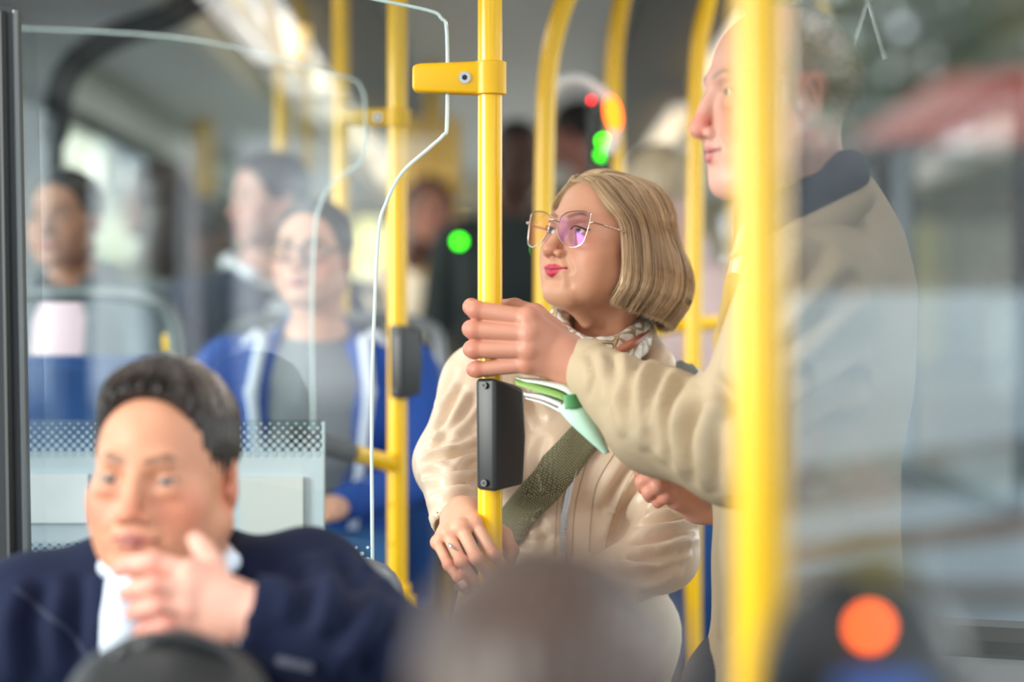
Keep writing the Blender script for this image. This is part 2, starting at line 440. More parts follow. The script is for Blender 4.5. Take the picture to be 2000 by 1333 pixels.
# ------------------------------------------------------------------ hands
def hand_geo(h, wrist, knuckles, fingers, thumb, r=.0092, palm_r=.015, skin=(205, 155, 130), nails=True, wr=.026, sc=1.0, forearm=None, tipred=.2):
    """knuckles: four points (index..little); fingers: per finger the joints after the knuckle; thumb: joints from its root"""
    pts = [np.array(wrist)]+[np.array(k) for k in knuckles]+[np.array(q) for f in fingers for q in f]+[np.array(q) for q in thumb]
    if forearm is not None: pts.append(np.array(forearm))
    pts = np.array(pts); S = SDF(pts.min(0)-.045, pts.max(0)+.045, h)
    W = np.array(wrist, float); kn = [np.array(k, float) for k in knuckles]
    fr = [1.0, 1.03, .98, .86]
    side = kn[3]-kn[0]; side /= np.linalg.norm(side)
    for i in range(4):
        base = W+side*(i-1.5)*.011
        S.rc(base, kn[i], palm_r*1.05, palm_r*.88*fr[i], k=.016)
    S.rc(W-side*.008, W+side*.008, wr*.8, wr*.8, k=.016)
    if forearm is not None: S.rc(W, forearm, wr*.86, wr*1.15, k=.02)
    for i in range(4):
        ch = [kn[i]]+[np.array(q, float) for q in fingers[i]]; rr = r*fr[i]*sc
        rad = [rr*1.16, rr*1.06, rr*.96, rr*.8]
        F_ = SDF.__new__(SDF); F_.__dict__ = dict(S.__dict__); F_.d = np.full_like(S.d, 1e3)
        for j in range(len(ch)-1): F_.rc(ch[j], ch[j+1], rad[min(j, 3)], rad[min(j+1, 3)], k=.004)
        for j in range(1, len(ch)-1): F_.el(ch[j], rad[min(j, 3)]*1.1, k=.003)
        S.d = smin(S.d, F_.d, .0035)
        S.el(kn[i], rr*1.3, k=.006)
    th = [np.array(q, float) for q in thumb]; tr = [r*1.75, r*1.3, r*1.15, r*.95]
    F_ = SDF.__new__(SDF); F_.__dict__ = dict(S.__dict__); F_.d = np.full_like(S.d, 1e3)
    for j in range(len(th)-1): F_.rc(th[j], th[j+1], tr[j]*sc, tr[j+1]*sc, k=.006)
    S.d = smin(S.d, F_.d, .008)
    V, Q = S.mesh()
    K = np.tile(s2l(skin), (len(V), 1)); sk = np.array(skin, float); red = np.clip(sk*[1.02, .78, .76], 0, 255)
    Vf = V.astype(np.float32)
    def paint(d, c, wd, amt):
        t = np.clip(1-d/wd, 0, 1)[:, None]*amt; K[:] = K*(1-t)+s2l(c)*t
    for i in range(4):
        ch = [kn[i]]+[np.array(q, float) for q in fingers[i]]
        for q in ch[:-1]: paint(sd_el(Vf, q, (r, r, r)), red, .008, tipred*1.6)
        paint(sd_el(Vf, ch[-1], (r, r, r)), red, .01, tipred*1.5)
    return V, Q, K
def nail(parent, tip, d, n, w_=.0062, l=.0075, skin=(226, 180, 165)):
    """a finger nail: small curved plate at the finger tip. d = finger direction, n = outward normal"""
    d = np.array(d, float); d /= np.linalg.norm(d); n = np.array(n, float); n -= d*n.dot(d); n /= np.linalg.norm(n); s = np.cross(d, n)
    V = []; Fc = []
    for i in range(6):
        for j in range(7):
            u = i/5-.5; v = j/6*2-1
            V.append(np.array(tip)+d*l*u*(1-.12*v*v)*1.3+s*w_*v*(1-.25*abs(u)**2)-n*(.0022*v*v)+n*.0004)
    for i in range(5):
        for j in range(6): Fc.append([i*7+j, i*7+j+1, (i+1)*7+j+1, (i+1)*7+j])
    o = meshobj('fingernail', V, Fc, mat('nail', skin, rough=.2), parent)
    md = o.modifiers.new('t', 'SOLIDIFY'); md.thickness = .0006; return o
# ------------------------------------------------------------------ garments
def core(parts, skin, h=.02):
    """bare torso and arms under the clothes, joining head and hands into one figure"""
    pts = np.array([np.array(q[i])+s_*max(q[3], q[4]) for q in parts for i in (1, 2) for s_ in (-1, 1)]); S = SDF(pts.min(0)-.04, pts.max(0)+.04, h)
    for q in parts: S.rc(q[1], q[2], q[3], q[4], k=.03)
    V, Q = S.mesh(); return V, Q, s2l(skin)
def garment(name, parts, m, parent, h=.008, k=.04, wr=(.003, 30), seed=0, folds=(), cuts=(), pad=.06, label=None, col=None, ret=False, creases=()):
    """parts: ('rc',a,b,r1,r2) | ('el',c,r,R) | ('bx',c,hs,rr,R). folds: (a,b,r,k,sub). wr: (amplitude, frequency) of soft wrinkling"""
    pts = []
    for q in parts:
        if q[0] == 'rc': mx = max(q[3], q[4]); pts += [np.array(q[1])-mx, np.array(q[1])+mx, np.array(q[2])-mx, np.array(q[2])+mx]
        else: mx = np.max(q[2]) if q[0] == 'el' else np.linalg.norm(q[2]); pts += [np.array(q[1])-mx, np.array(q[1])+mx]
    pts = np.array(pts); S = SDF(pts.min(0)-pad, pts.max(0)+pad, h)
    for q in parts:
        kk = k
        if q[0] == 'rc': S.rc(q[1], q[2], q[3], q[4], k=q[5] if len(q) > 5 else kk)
        elif q[0] == 'el': S.el(q[1], q[2], k=q[4] if len(q) > 4 else kk, R=q[3] if len(q) > 3 else None)
        else: S.bx(q[1], q[2], q[3], k=kk, R=q[4] if len(q) > 4 else None)
    for (a, b, r_, kf, sub) in folds: S.rc(a, b, r_, r_*.5, k=kf, sub=sub)
    for c in cuts:
        if c[0] == 'rc': S.rc(c[1], c[2], c[3], c[4], k=.01, sub=True)
        else: S.el(c[1], c[2], k=.01, sub=True, R=c[3] if len(c) > 3 else None)
    V, Q = S.mesh()
    V = crease(V, Q, creases)
    if wr:
        Nn = vnorm(V, Q)
        V = V+Nn*wob(V, wr[0], wr[1], seed)[:, None]
    o = meshobj(name, V, Q, m, parent, label=label, col=col)
    if ret: return o, V, Q
    return o
def crease(V, Q, creases):
    """pull the cloth in along lines and raise it beside them (line given as it is seen on the garment, put on its surface by ray)"""
    if not creases: return V
    t = bvh(V, Q); N = vnorm(V, Q); off = np.zeros(len(V))
    for pts, amp, wd in creases:
        path, nn = surf_line(t, pts, 5, 0)
        if len(path) < 2: continue
        path = np.array(path); near = np.where(((V-path.mean(0))**2).sum(1) < (np.ptp(path, 0).max()*.75+wd*4)**2)[0]
        if not len(near): continue
        a = path[:-1]; b = path[1:]; p = V[near][:, None]; ba = b-a
        h = np.clip(((p-a)*ba).sum(-1)/((ba**2).sum(-1)+1e-12), 0, 1); dd = np.sqrt(((p-a-h[..., None]*ba)**2).sum(-1)); j = dd.argmin(1); d = dd[np.arange(len(near)), j]
        s = (j+h[np.arange(len(near)), j])/len(a); env = np.clip(np.sin(np.pi*np.clip(s, 0, 1)), 0, 1)**.5
        facing = np.clip((N[near]*np.array(nn)[j]).sum(1), 0, 1)
        off[near] += 1.45*env*facing*amp*(-np.exp(-(d/wd)**2)+.75*np.exp(-((d-1.9*wd)/(1.1*wd))**2))
    return V+N*off[:, None]
def vnorm(V, Q):
    a = V[Q[:, 0]]; b = V[Q[:, 1]]; c = V[Q[:, 2]]; d = V[Q[:, 3]]
    n = np.cross(c-a, d-b); N = np.zeros_like(V)
    for i in range(4): np.add.at(N, Q[:, i], n)
    return N/(np.linalg.norm(N, axis=1, keepdims=True)+1e-12)
def bvh(V, Q): return BVHTree.FromPolygons([tuple(v) for v in V.tolist()], Q.tolist())
def hit(tree, X, Y, lift=.002):
    """where the line of sight through (X,Y) meets a garment: used once to lay seams and straps ON its surface"""
    o = Vector((0, 0, CAMZ)); d = (Vector(P(X, Y, 1.0))-o).normalized()
    p, n, i, t = tree.ray_cast(o, d)
    if p is None: return None, None
    if n.dot(d) > 0: n = -n
    return np.array(p+n*lift), np.array(n)
def surf_line(tree, pts, n=10, lift=.002):
    out = [];nn = []
    for q in catmull([(x, y, 0) for x, y in pts], n):
        p, nr = hit(tree, q[0], q[1], lift)
        if p is not None: out.append(p); nn.append(nr)
    return out, nn
def seam(tree, pts, r, name, m, parent, n=10, lift=.0005, label=None):
    path, nn = surf_line(tree, pts, n, lift)
    if len(path) < 3: return None
    return MB().tube(path, r, 6).obj(name, m, parent, smooth=True, label=label)
def ribbon(tree, pts, wpx, name, m, parent, lift=.004, thick=.002, n=10, across=5, label=None):
    """a strap lying on a surface along a line, its width measured in px at each control point"""
    c = catmull([(x, y, w_) for (x, y), w_ in zip(pts, wpx)], n); V = []; rows = 0; last = None
    for i, q in enumerate(c):
        t = (c[min(i+1, len(c)-1)]-c[max(i-1, 0)])[:2]; t = t/np.linalg.norm(t); s = np.array([-t[1], t[0]])
        row = []
        for j in range(across):
            u = (j/(across-1)-.5)*q[2]; p, nr = hit(tree, q[0]+s[0]*u, q[1]+s[1]*u, lift)
            row.append(p)
        good = [p for p in row if p is not None]
        if not good: continue
        row = [p if p is not None else good[0] for p in row]
        V += row; rows += 1
    Fc = [[i*across+j, i*across+j+1, (i+1)*across+j+1, (i+1)*across+j] for i in range(rows-1) for j in range(across-1)]
    o = meshobj(name, V, Fc, m, parent, label=label)
    # smooth the ribbon lengthwise
    md = o.modifiers.new('s', 'SMOOTH'); md.iterations = 3; md.factor = .5
    md = o.modifiers.new('t', 'SOLIDIFY'); md.thickness = thick; md.offset = 0
    return o
# ================================================================== SETTING
YF, YB, HW, ZC, FZ2 = -2.6, 14.0, 1.32, 2.3, .38      # front, back, half width, ceiling, rear podium height
M_floor = mat('floor_vinyl', (150, 146, 140), rough=.5, var=.12, vscale=60)
M_wall = mat('wall_laminate', (204, 208, 210), rough=.45, var=.03, vscale=3)
M_dark = mat('dark_trim', (60, 63, 66), rough=.5)
M_ceil = mat('ceiling_panel', (216, 216, 214), rough=.5)
M_ceild = mat('ceiling_dark', (96, 96, 100), rough=.6)
M_rub = mat('black_rubber', (26, 27, 30), rough=.5)
M_beige = mat('rear_panel', (232, 218, 190), rough=.6)
def struct(o): o['kind'] = 'structure'; return o
struct(MB().box((0, (YF+YB)/2, -.04), (2*HW+.1, YB-YF, .08)).obj('floor', M_floor))
struct(MB().box((-.77, 9.25, FZ2/2), (1.08, 9.3, FZ2), bev=.01).obj('floor_podium', M_floor))
struct(MB().box((.85, 10.0, FZ2/2), (.90, 7.8, FZ2), bev=.01).obj('floor_podium_right', M_floor))
ce = struct(MB().box((0, (YF+YB)/2, ZC+.04), (2*HW+.1, YB-YF, .08)).obj('ceiling', M_ceil))
for s in (-1, 1):
    MB().box((s*1.06, (YF+YB)/2, ZC-.07), (.44, YB-YF, .1), bev=.04).obj('air_duct', M_ceil, ce)
MB().box((.52, 8.6, ZC-.03), (.36, 8, .05), bev=.01).obj('dark_panel', M_ceild, ce)
MB().box((-.5, 7.5, ZC-.02), (.3, 6, .03), bev=.01).obj('dark_panel', M_ceild, ce)
for yy in (.6, 2.6, 4.6, 7.2, 9.8, 12):
    for sx in (-.66, .66): MB().box((sx, yy, 2.215), (.13, 1.65, .03), bev=.01).obj('added_light_strip', mat('added_strip_glow', (250, 246, 235), emit=(255, 246, 230), es=.8), ce)  # glowing strips added along with the ceiling lamps to brighten the saloon
WG = glass('window_glass', (240, 246, 243), ior=.05)
def side_wall(s, name, wins, n0):
    mb = MB()
    mb.box((s*HW, (YF+YB)/2, .46), (.06, YB-YF, .92)); mb.box((s*HW, (YF+YB)/2, 2.16), (.06, YB-YF, .28))
    ed = [YF]+[q for w_ in wins for q in w_]+[YB]
    for a, b in zip(ed[::2], ed[1::2]): mb.box((s*HW, (a+b)/2, 1.47), (.07, b-a, 1.12))
    struct(mb.obj(name, M_wall))
    for i, (a, b) in enumerate(wins):
        fr = MB()
        pts = []
        for (cy, cz, a0) in ((b-.13, 1.9, 0), (a+.13, 1.9, 90), (a+.13, 1.05, 180), (b-.13, 1.05, 270)):
            for k in range(7):
                an = math.radians(a0+15*k); pts.append((s*(HW-.035), cy+.12*math.cos(an), cz+.12*math.sin(an)))
        fr.tube(pts, .028, 8, closed=True)
        fo = struct(fr.obj('window_%d' % (n0+i), M_rub, smooth=True))
        MB().add([(s*HW, a, .92), (s*HW, b, .92), (s*HW, b, 2.03), (s*HW, a, 2.03)], [[0, 1, 2, 3]]).obj('pane', WG, fo)
side_wall(-1, 'wall_left', [(-2.0, -.3), (-.15, 1.6), (1.75, 3.5), (3.65, 5.75), (6.45, 8.8), (8.95, 11.1), (11.25, 13.6)], 1)
side_wall(1, 'wall_right', [(-2.0, -.3), (-.15, 1.6), (1.75, 3.5), (3.65, 5.9), (6.05, 8.3), (8.45, 10.9), (11.05, 13.6)], 8)
# rear wall with its window; front wall is mostly windscreen
mb = MB(); mb.box((0, YB, .6), (2*HW, .06, 1.2)); mb.box((0, YB, 2.2), (2*HW, .06, .24))
for s in (-1, 1): mb.box((s*1.08, YB, 1.6), (.3, .06, 1.0))
struct(mb.obj('wall_back', M_beige))
wf = struct(MB().tube([(-.93, YB-.03, 1.2), (.93, YB-.03, 1.2), (.93, YB-.03, 2.08), (-.93, YB-.03, 2.08)], .03, 8, closed=True).obj('window_15', M_rub))
MB().add([(-.93, YB, 1.2), (.93, YB, 1.2), (.93, YB, 2.08), (-.93, YB, 2.08)], [[0, 1, 2, 3]]).obj('pane', WG, wf)
mb = MB(); mb.box((0, YF, .45), (2*HW, .06, .9)); mb.box((0, YF, 2.24), (2*HW, .06, .16))
for s in (-1, 1): mb.box((s*1.15, YF, 1.5), (.14, .06, 1.3))
struct(mb.obj('wall_front', M_wall))
# curved bulkhead portal, grey with a black lip, between front and rear saloon (left side)
d = 6.0
arc = catmull([P(108, 900, d), P(112, 420, d), P(118, 215, d), P(150, 128, d), P(235, 72, d), P(330, 38, d), P(430, -20, d)], 6)
outer = [(q[0], q[2]) for q in arc]
poly = outer+[(outer[-1][0], ZC), (-HW, ZC), (-HW, outer[0][1])]
bk = struct(MB().prism(poly, d-.03, d+.03).obj('wall_portal', mat('portal_grey', (206, 210, 214), rough=.4)))
MB().tube([q+np.array([.0, -.03, 0]) for q in arc], [.004]*3+[.02]*7+[.034]*(len(arc)-10), 10).obj('rubber_lip', M_rub, bk, smooth=True)
# ------------------------------------------------------------------ outside
M_asph = mat('asphalt', (120, 124, 126), rough=.9, var=.2, vscale=2)
struct(MB().box((0, 25, -.45), (160, 190, .1)).obj('ground', M_asph))
M_grass = mat('lawn', (104, 142, 72), rough=.95, var=.3, vscale=3)
g1 = struct(MB().box((-16, 36, -.38), (16, 40, .1)).obj('ground_lawn', M_grass))
g2 = struct(MB().box((20, 30, -.38), (20, 50, .1)).obj('ground_lawn_right', M_grass))
M_leaf = [mat('foliage_dark', (52, 74, 44), rough=.8, var=.5, vscale=3), mat('foliage_mid', (96, 128, 66), rough=.8, var=.5, vscale=3), mat('foliage_olive', (118, 108, 62), rough=.8, var=.5, vscale=3)]
M_bark = mat('bark', (86, 70, 56), rough=.9, var=.3, vscale=6)
def tree(x, y, h, r, label, mi, group=None, seed=0, bush=False):
    t = thing('bush' if bush else 'tree', label, 'bush' if bush else 'tree', (x, y, -.38), group)
    rs = random.Random(seed)
    if not bush: MB().tube([(x, y, -.4), (x+.1, y, h*.3), (x, y+.1, h*.62)], [.24, .17, .1], 10).obj('trunk', M_bark, t, smooth=True)
    n = 900; V = []; Fc = []
    for i in range(n):
        while True:
            q = Vector((rs.uniform(-1, 1), rs.uniform(-1, 1), rs.uniform(-1, 1)))
            if .45 < q.length < 1: break
        lob = 1+.18*math.sin(q.x*7+seed)+.15*math.sin(q.y*6+q.z*5)
        c = Vector((x, y, h*.64 if not bush else h*.42))+Vector((q.x*r, q.y*r, q.z*(h*.38 if not bush else h*.5)))*lob
        s_ = r*rs.uniform(.10, .2); R = Matrix.Rotation(rs.uniform(0, 6), 3, Vector((rs.uniform(-1, 1), rs.uniform(-1, 1), rs.uniform(-1, 1))).normalized())
        b = len(V)
        V += [c+R@Vector(p)*s_ for p in ((-.5, 0, 0), (0, -.4, .08), (.5, 0, 0), (0, .4, .08), (.9, 0, -.1), (-.9, .1, -.1))]
        Fc += [[b, b+1, b+2, b+3], [b+2, b+4, b+3], [b, b+5, b+1]]
    o = meshobj('foliage', V, Fc, M_leaf[mi], t, smooth=False); o['kind'] = 'stuff'; return t
def house(name, x, y, sx, sy, hz, wallc, roofc, label, wins=True, rz=0, roof=1.2, flat=False):
    t = thing(name, label, 'building', (x, y, -.4)); t.rotation_euler = (0, 0, 0)
    R = Matrix.Rotation(math.radians(rz), 3, 'Z')
    def W(p): q = R@Vector(p); return (x+q.x, y+q.y, -.4+p[2])
    mw = mat('render_'+'_'.join(map(str, wallc)), wallc, rough=.9, var=.06, vscale=1); mr = mat('roof_'+'_'.join(map(str, roofc)), roofc, rough=.85, var=.15, vscale=3)
    MB().box(W((0, 0, hz/2)), (sx, sy, hz), R=R).obj('wall', mw, t)
    if flat: MB().box(W((0, 0, hz+.12)), (sx+.5, sy+.5, .25), R=R).obj('roof', mr, t)
    else:
        V = [W(p) for p in ((-sx/2-.5, -sy/2-.5, hz), (sx/2+.5, -sy/2-.5, hz), (sx/2+.5, sy/2+.5, hz), (-sx/2-.5, sy/2+.5, hz), (-sx/2-.5, 0, hz+roof), (sx/2+.5, 0, hz+roof))]
        MB().add(V, [[0, 1, 5, 4], [2, 3, 4, 5], [0, 4, 3], [1, 2, 5], [3, 2, 1, 0]]).obj('roof', mr, t)
    mg = mat('far_window', (70, 82, 92), rough=.15); mf = mat('far_frame', (222, 222, 216), rough=.6)
    for side, fx in (((0, -1), (1, -1), (1, 1)) if wins else ()):
        L_ = sx if side == 0 else sy; n = max(1, int(L_/2.4))
        for k in range(n):
            for zz in np.arange(1.6, hz-.4, 2.8):
                u = (k+.5)*L_/n-L_/2
                c = (u, -sy/2-.02, zz) if side == 0 else (fx*(sx/2+.02), u, zz)
                sz = (1.1, .1, 1.3) if side == 0 else (.1, 1.1, 1.3); s2 = (.9, .14, 1.1) if side == 0 else (.14, .9, 1.1)
                f = MB().box(W(c), sz, R=R).obj('window', mf, t); MB().box(W(c), s2, R=R).obj('window_pane', mg, f)
    return t
def car(x, y, rz, colr, label, van=False):
    t = thing('van' if van else 'car', label, 'van' if van else 'car', (x, y, -.4))
    R = Matrix.Rotation(math.radians(rz), 3, 'Z'); Mx = Matrix.Translation((x, y, -.4)) @ R.to_4x4()
    m = mat('car_paint_'+'_'.join(map(str, colr)), colr, rough=.3, coat=.5)
    if van: prof = [(-2.6, .35), (2.4, .35), (2.55, .9), (2.1, 1.15), (1.55, 1.95), (-2.5, 2.0), (-2.6, 1.8)]; gl = [(1.95, 1.2), (1.5, 1.8), (.55, 1.8), (.55, 1.2)]; hw = .95
    else: prof = [(-2.1, .35), (2.1, .3), (2.15, .7), (1.3, .92), (.55, 1.42), (-1.0, 1.45), (-1.8, 1.0), (-2.15, .95)]; gl = [(1.1, .95), (.5, 1.34), (-.95, 1.36), (-1.5, .98)]; hw = .86
    bd = MB().prism(prof, -hw, hw, Mx).obj('car_body', m, t)
    MB().prism(gl, -hw-.01, hw+.01, Mx).obj('side_glass', mat('car_glass', (40, 48, 54), rough=.1), t)
    MB().prism([(prof[0][0]-.01, .62), (2.2, .62), (2.2, .74), (prof[0][0]-.01, .74)], -hw-.02, hw+.02, Mx).obj('side_moulding', mat('moulding', (88, 84, 84), rough=.6), t)
    for wx in (-1.4, 1.4):
        for s in (-1, 1):
            mb = MB(); cyl = []
            for k in range(20):
                an = k*math.pi/10; cyl.append((wx+.33*math.cos(an), .33+.33*math.sin(an)))
            wl = mb.prism(cyl, s*hw-.1, s*hw+.05, Mx).obj('wheel', M_rub, t)
            MB().prism([(wx+.18*math.cos(k*math.pi/6), .33+.18*math.sin(k*math.pi/6)) for k in range(12)], s*hw-.11, s*hw+.06, Mx).obj('hubcap', CHROME, wl)
    return t
house('terrace_house', -7.6, 42, 5.0, 8, 7.6, (214, 206, 184), (150, 120, 96), 'cream house with a low roof seen through the left windows', rz=6)
house('yellow_house', -3.4, 56, 6.0, 8, 9.2, (238, 222, 150), (160, 160, 150), 'pale yellow house beyond the rear left windows', rz=-4)
for i, (x, y, h, r) in enumerate(((-5.2, 28, 2.6, 1.3), (-3.0, 24, 2.0, .8))):
    tree(x, y, h, r, ['large light green bush outside left windows, behind long-haired passenger', 'smaller light green bush outside left windows, nearer the bus rear'][i], 1, 'bushes outside the left windows', 5+i, True)
car(-3.7, 20, 80, (226, 230, 232), 'white car parked outside the left windows')
tree(-14, 34, 8, 2.6, 'tall grey-green tree at far left outside the bus', 0, seed=9)
# street on the left of the bus, mirrored by the glass screen at the right of the frame
pm = np.array([.32, 2.03])
def S_(X, dist):
    """a street position dist metres along the mirrored line of sight of column X"""
    an = math.radians(-63.9)-math.atan((X-1000)/F)
    return pm+dist*np.array([math.sin(an), math.cos(an)])
q = S_(1760, 9.4); vn = car(q[0], q[1], 62, (140, 152, 160), 'pale blue-grey delivery van beside the bus, mirrored in the right glass', van=True)
_R = Matrix.Translation((q[0], q[1], -.4)) @ Matrix.Rotation(math.radians(62), 4, 'Z')
MB().prism([(-2.4, 1.62), (2.0, 1.02), (2.0, .86), (-2.4, 1.40)], -.965, .965, _R).obj('side_stripe', mat('stripe_grey', (84, 90, 96), rough=.5), vn)
MB().prism([(-2.4, 1.30), (1.2, .80), (1.2, .72), (-2.4, 1.18)], -.965, .965, _R).obj('side_stripe', mat('stripe_brown', (96, 76, 64), rough=.5), vn)
MB().prism([(-2.4, 1.05), (.8, .5), (.8, .42), (-2.4, .9)], -.965, .965, _R).obj('side_stripe', mat('stripe_blue', (104, 120, 132), rough=.5), vn)
q = S_(1760, 19); house('brown_shed', q[0], q[1], 9, 5, 3.0, (46, 41, 39), (46, 42, 40), 'long dark brown shed across the street, mirrored in the right glass', rz=65, flat=True, wins=False)
q = S_(2190, 27); house('red_roof_house', q[0], q[1], 3.4, 3.4, 3.9, (52, 48, 46), (140, 60, 46), 'house with a red tiled roof, mirrored at the right edge', rz=110, roof=1.1)
for i, (X, D, h, r, mi) in enumerate(((1700, 36, 9, 2.8, 0), (1880, 54, 12, 3.2, 2), (1500, 46, 9, 2.4, 1), (2120, 60, 14, 3.8, 2))):
    q = S_(X, D); tree(q[0], q[1], h, r, ['dark green street tree mirrored left of the red roof', 'olive autumn tree mirrored above the red roof', 'lighter green street tree mirrored nearest the bald man', 'tall olive tree mirrored at the top right corner'][i], mi, 'street trees mirrored in the right glass', 20+i)
for i, (x, y, h, r, mi) in enumerate(((5.2, 30, 9, 2.4, 0), (14.5, 60, 13, 3.4, 2), (5.0, 50, 9.5, 3.0, 0))):
    tree(x, y, h, r, ['nearest dark tree outside the right hand windows', 'olive brown tree outside the right hand windows', 'farthest dark tree straight behind the bus right side'][i], mi, 'trees outside the right windows', 40+i)
house('sky_block_terrace', 9.8, 42, 11, 6, 4.6, (84, 74, 68), (76, 70, 66), 'added dark brown building blocking the sky outside the right hand windows', rz=0, flat=True)  # building added to darken the bright sky beyond the right windows
# ================================================================== POLES AND RAILS
def pole(path, label, r=.0175, name='grab_pole', group=None, collars=True, m=None):
    pts = [np.array(p) for p in path]; t = thing(name, label, 'pole', tuple(pts[0]), group)
    MB().tube(pts, r, 20).obj('tube', m or YEL, t, smooth=True)
    if collars: MB().tube([pts[0], pts[0]+np.array([0, 0, .03])], r*1.9, 20).obj('floor_flange', YEL2, t, smooth=True)
    return t
def vpole(X, d, z0, z1, label, **k): p = P(X, 666.5, d); return pole([(p[0], d, z0), (p[0], d, z1)], label, **k)
PX1 = P(957, 0, 3.45)[0]; PY1 = 3.45
t1 = vpole(957, 3.45, 0, ZC, 'sharp yellow pole in the centre, gripped by the bald man')
t2 = vpole(776, 4.45, .86, ZC, 'second yellow pole left of centre, with grey-tipped side rail', r=.0182)
px, _, _ = P(776, 0, 4.45)
for zz in (P(0, 985, 4.45)[2], P(0, 1062, 4.45)[2], P(0, 1130, 4.45)[2]):
    MB().sphere((px-.012, 4.45-.0165, zz), (.0035, .002, .0035), 10, 6).obj('rivet', YEL2, t2, smooth=True)
mb = MB(); mb.box((px-.006, 4.45, .885), (.062, .06, .06), bev=.012); mb.obj('pole_foot', YEL2, t2)
e = P(688, 885, 4.3)
MB().tube([(px-.014, 4.44, P(0, 905, 4.45)[2]), e], .0165, 16).obj('side_rail', YEL, t2, smooth=True)
e2 = P(560, 850, 4.24)
MB().tube([e, e2], .019, 16).obj('rail_grip', mat('grip_grey', (74, 74, 76), rough=.6), t2, smooth=True)
def cpole(px_pts, d, label, r=.0175, zb=0, **k):
    pts = catmull([P(x, y, d) for x, y in px_pts], 8); p0 = pts[0]
    return pole([(p0[0], d, zb)]+pts, label, r=r, **k)
cpole([(1062, 620), (1064, 300), (1070, 150), (1088, 50), (1124, -40), (1190, -110), (1290, -150)], 4.55, 'yellow pole curving to the right at its top, behind the blonde woman', r=.0185)
cpole([(1203, 330), (1198, 170), (1204, 60), (1224, -30), (1275, -100)], 5.2, 'dull yellow pole behind the signal light, curving right', r=.0185, zb=0)
cpole([(1353, 740), (1358, 300), (1363, 120), (1376, 30), (1400, -40), (1460, -110)], 4.9, 'yellow pole between the blonde woman and the bald man', r=.0175)
cpole([(549, 330), (548, 170), (538, 80), (512, -20), (470, -90)], 5.75, 'yellow pole curving left above the man in navy', r=.0175, zb=FZ2)
cpole([(599, 330), (597, 170), (591, 60), (574, -30), (540, -100)], 6.4, 'dimmer yellow pole just right of the curved one above the man in navy', r=.018, zb=FZ2)
vpole(666, 5.3, FZ2, ZC, 'straight yellow pole with a clamp behind the seated woman with glasses', r=.018)
vpole(846, 8.2, 0, ZC, 'far yellow pole with a dark strip beside the green light', r=.03)
vpole(1606, 5.6, FZ2, ZC, 'yellow pole behind the crown of the bald man', r=.019)
vpole(1476, 2.05, 0, ZC, 'broad blurred yellow pole in front of the bald man', r=.0185)
# high rails under the ceiling on both sides
for s, lab in ((-1, 'yellow ceiling rail running above the left seats'), (1, 'yellow ceiling rail running above the right seats')):
    t = thing('ceiling_rail', lab, 'rail', (s*.62, 5, 2.1))
    MB().tube([(s*.62, 4.9, 2.12), (s*.62, 13.5, 2.12)], .0175, 14).obj('tube', YEL, t, smooth=True)
    for yy in (5.0, 7.0, 9, 11, 13): MB().tube([(s*.62, yy, 2.12), (s*.66, yy, ZC)], .011, 10).obj('bracket', YEL2, t, smooth=True)
# rear yellow grab panel seen past the glass (diffuse yellow vertical panel at upper left)
t = thing('yellow_door_rail', 'blurred yellow angled rail beside the left rear windows', 'rail', (P(400, 0, 9)[0], 9, FZ2))
MB().tube([(P(395, 0, 9)[0], 9, FZ2), P(395, 260, 9), P(395, 110, 9), P(345, 30, 9), P(330, -60, 9)], .04, 14).obj('tube', YEL, t, smooth=True)
t = thing('yellow_rail_frame', 'far yellow rail frame beside the green light, left of the centre pole', 'rail', (P(845, 0, 8)[0], 8, 0))
MB().tube([P(806, 900, 8), P(806, 232, 8), P(884, 232, 8), P(884, 900, 8)], .026, 12).obj('frame_tube', YEL, t, smooth=True)
MB().tube([P(806, 428, 8), P(884, 428, 8)], .04, 12).obj('cross_rail', YEL, t, smooth=True)
MB().box((P(845, 0, 8.1)[0], 8.1, .85), (.13, .03, 1.7), bev=.004).obj('cream_panel', mat('cream_panel', (226, 206, 160), rough=.6), t)
for X in (806, 884): MB().tube([P(X, 900, 8), (P(X, 0, 8)[0], 8, 0)], .026, 12).obj('leg', YEL, t, smooth=True)
# ------------------------------------------------------------------ clamp on the centre pole
def clamp(X0, X1, Y0, Y1, d, label, sx):
    a = P(X0, Y0, d); b = P(X1, Y1, d); zc = (a[2]+b[2])/2; hh = (a[2]-b[2])/2; pxx = (b[0])
    t = thing('glass_clamp', label, 'clamp', (pxx, d, zc))
    L_ = pxx-a[0]
    V = []; prof = [(0, .78), (-.12*L_, .95), (-.9*L_, .82), (-.985*L_, .72), (-L_, .5), (-L_, -.55), (-.985*L_, -.78), (-.9*L_, -.86), (-.12*L_, -.98), (0, -.8)]
    mb = MB().prism([(pxx+u, zc+v*hh) for u, v in prof], d-.016, d+.016)
    o = mb.obj('arm', YEL2, t); md = o.modifiers.new('b', 'BEVEL'); md.width = .004; md.segments = 3; md.limit_method = 'ANGLE'
    for f in o.data.polygons: f.use_smooth = True
    o = MB().tube([(pxx, d, zc-hh), (pxx, d, zc-hh*.94), (pxx, d, zc+hh*.94), (pxx, d, zc+hh)], [.021, .0235, .0235, .021], 24).obj('sleeve', YEL2, t, smooth=True)
    s = P(sx, (Y0+Y1)/2+1, d)
    sc_ = MB().tube([(s[0], d-.0155, s[2]), (s[0], d-.0185, s[2])], [.009, .0085], 20).obj('screw', CHROME, t, smooth=True)
    MB().tube([(s[0], d-.018, s[2]), (s[0], d-.0195, s[2])], .0042, 6).obj('socket', M_rub, sc_)
    return t
clamp(806, 957, 120, 186, 3.45, 'yellow clamp with a steel screw on the centre pole', 908)
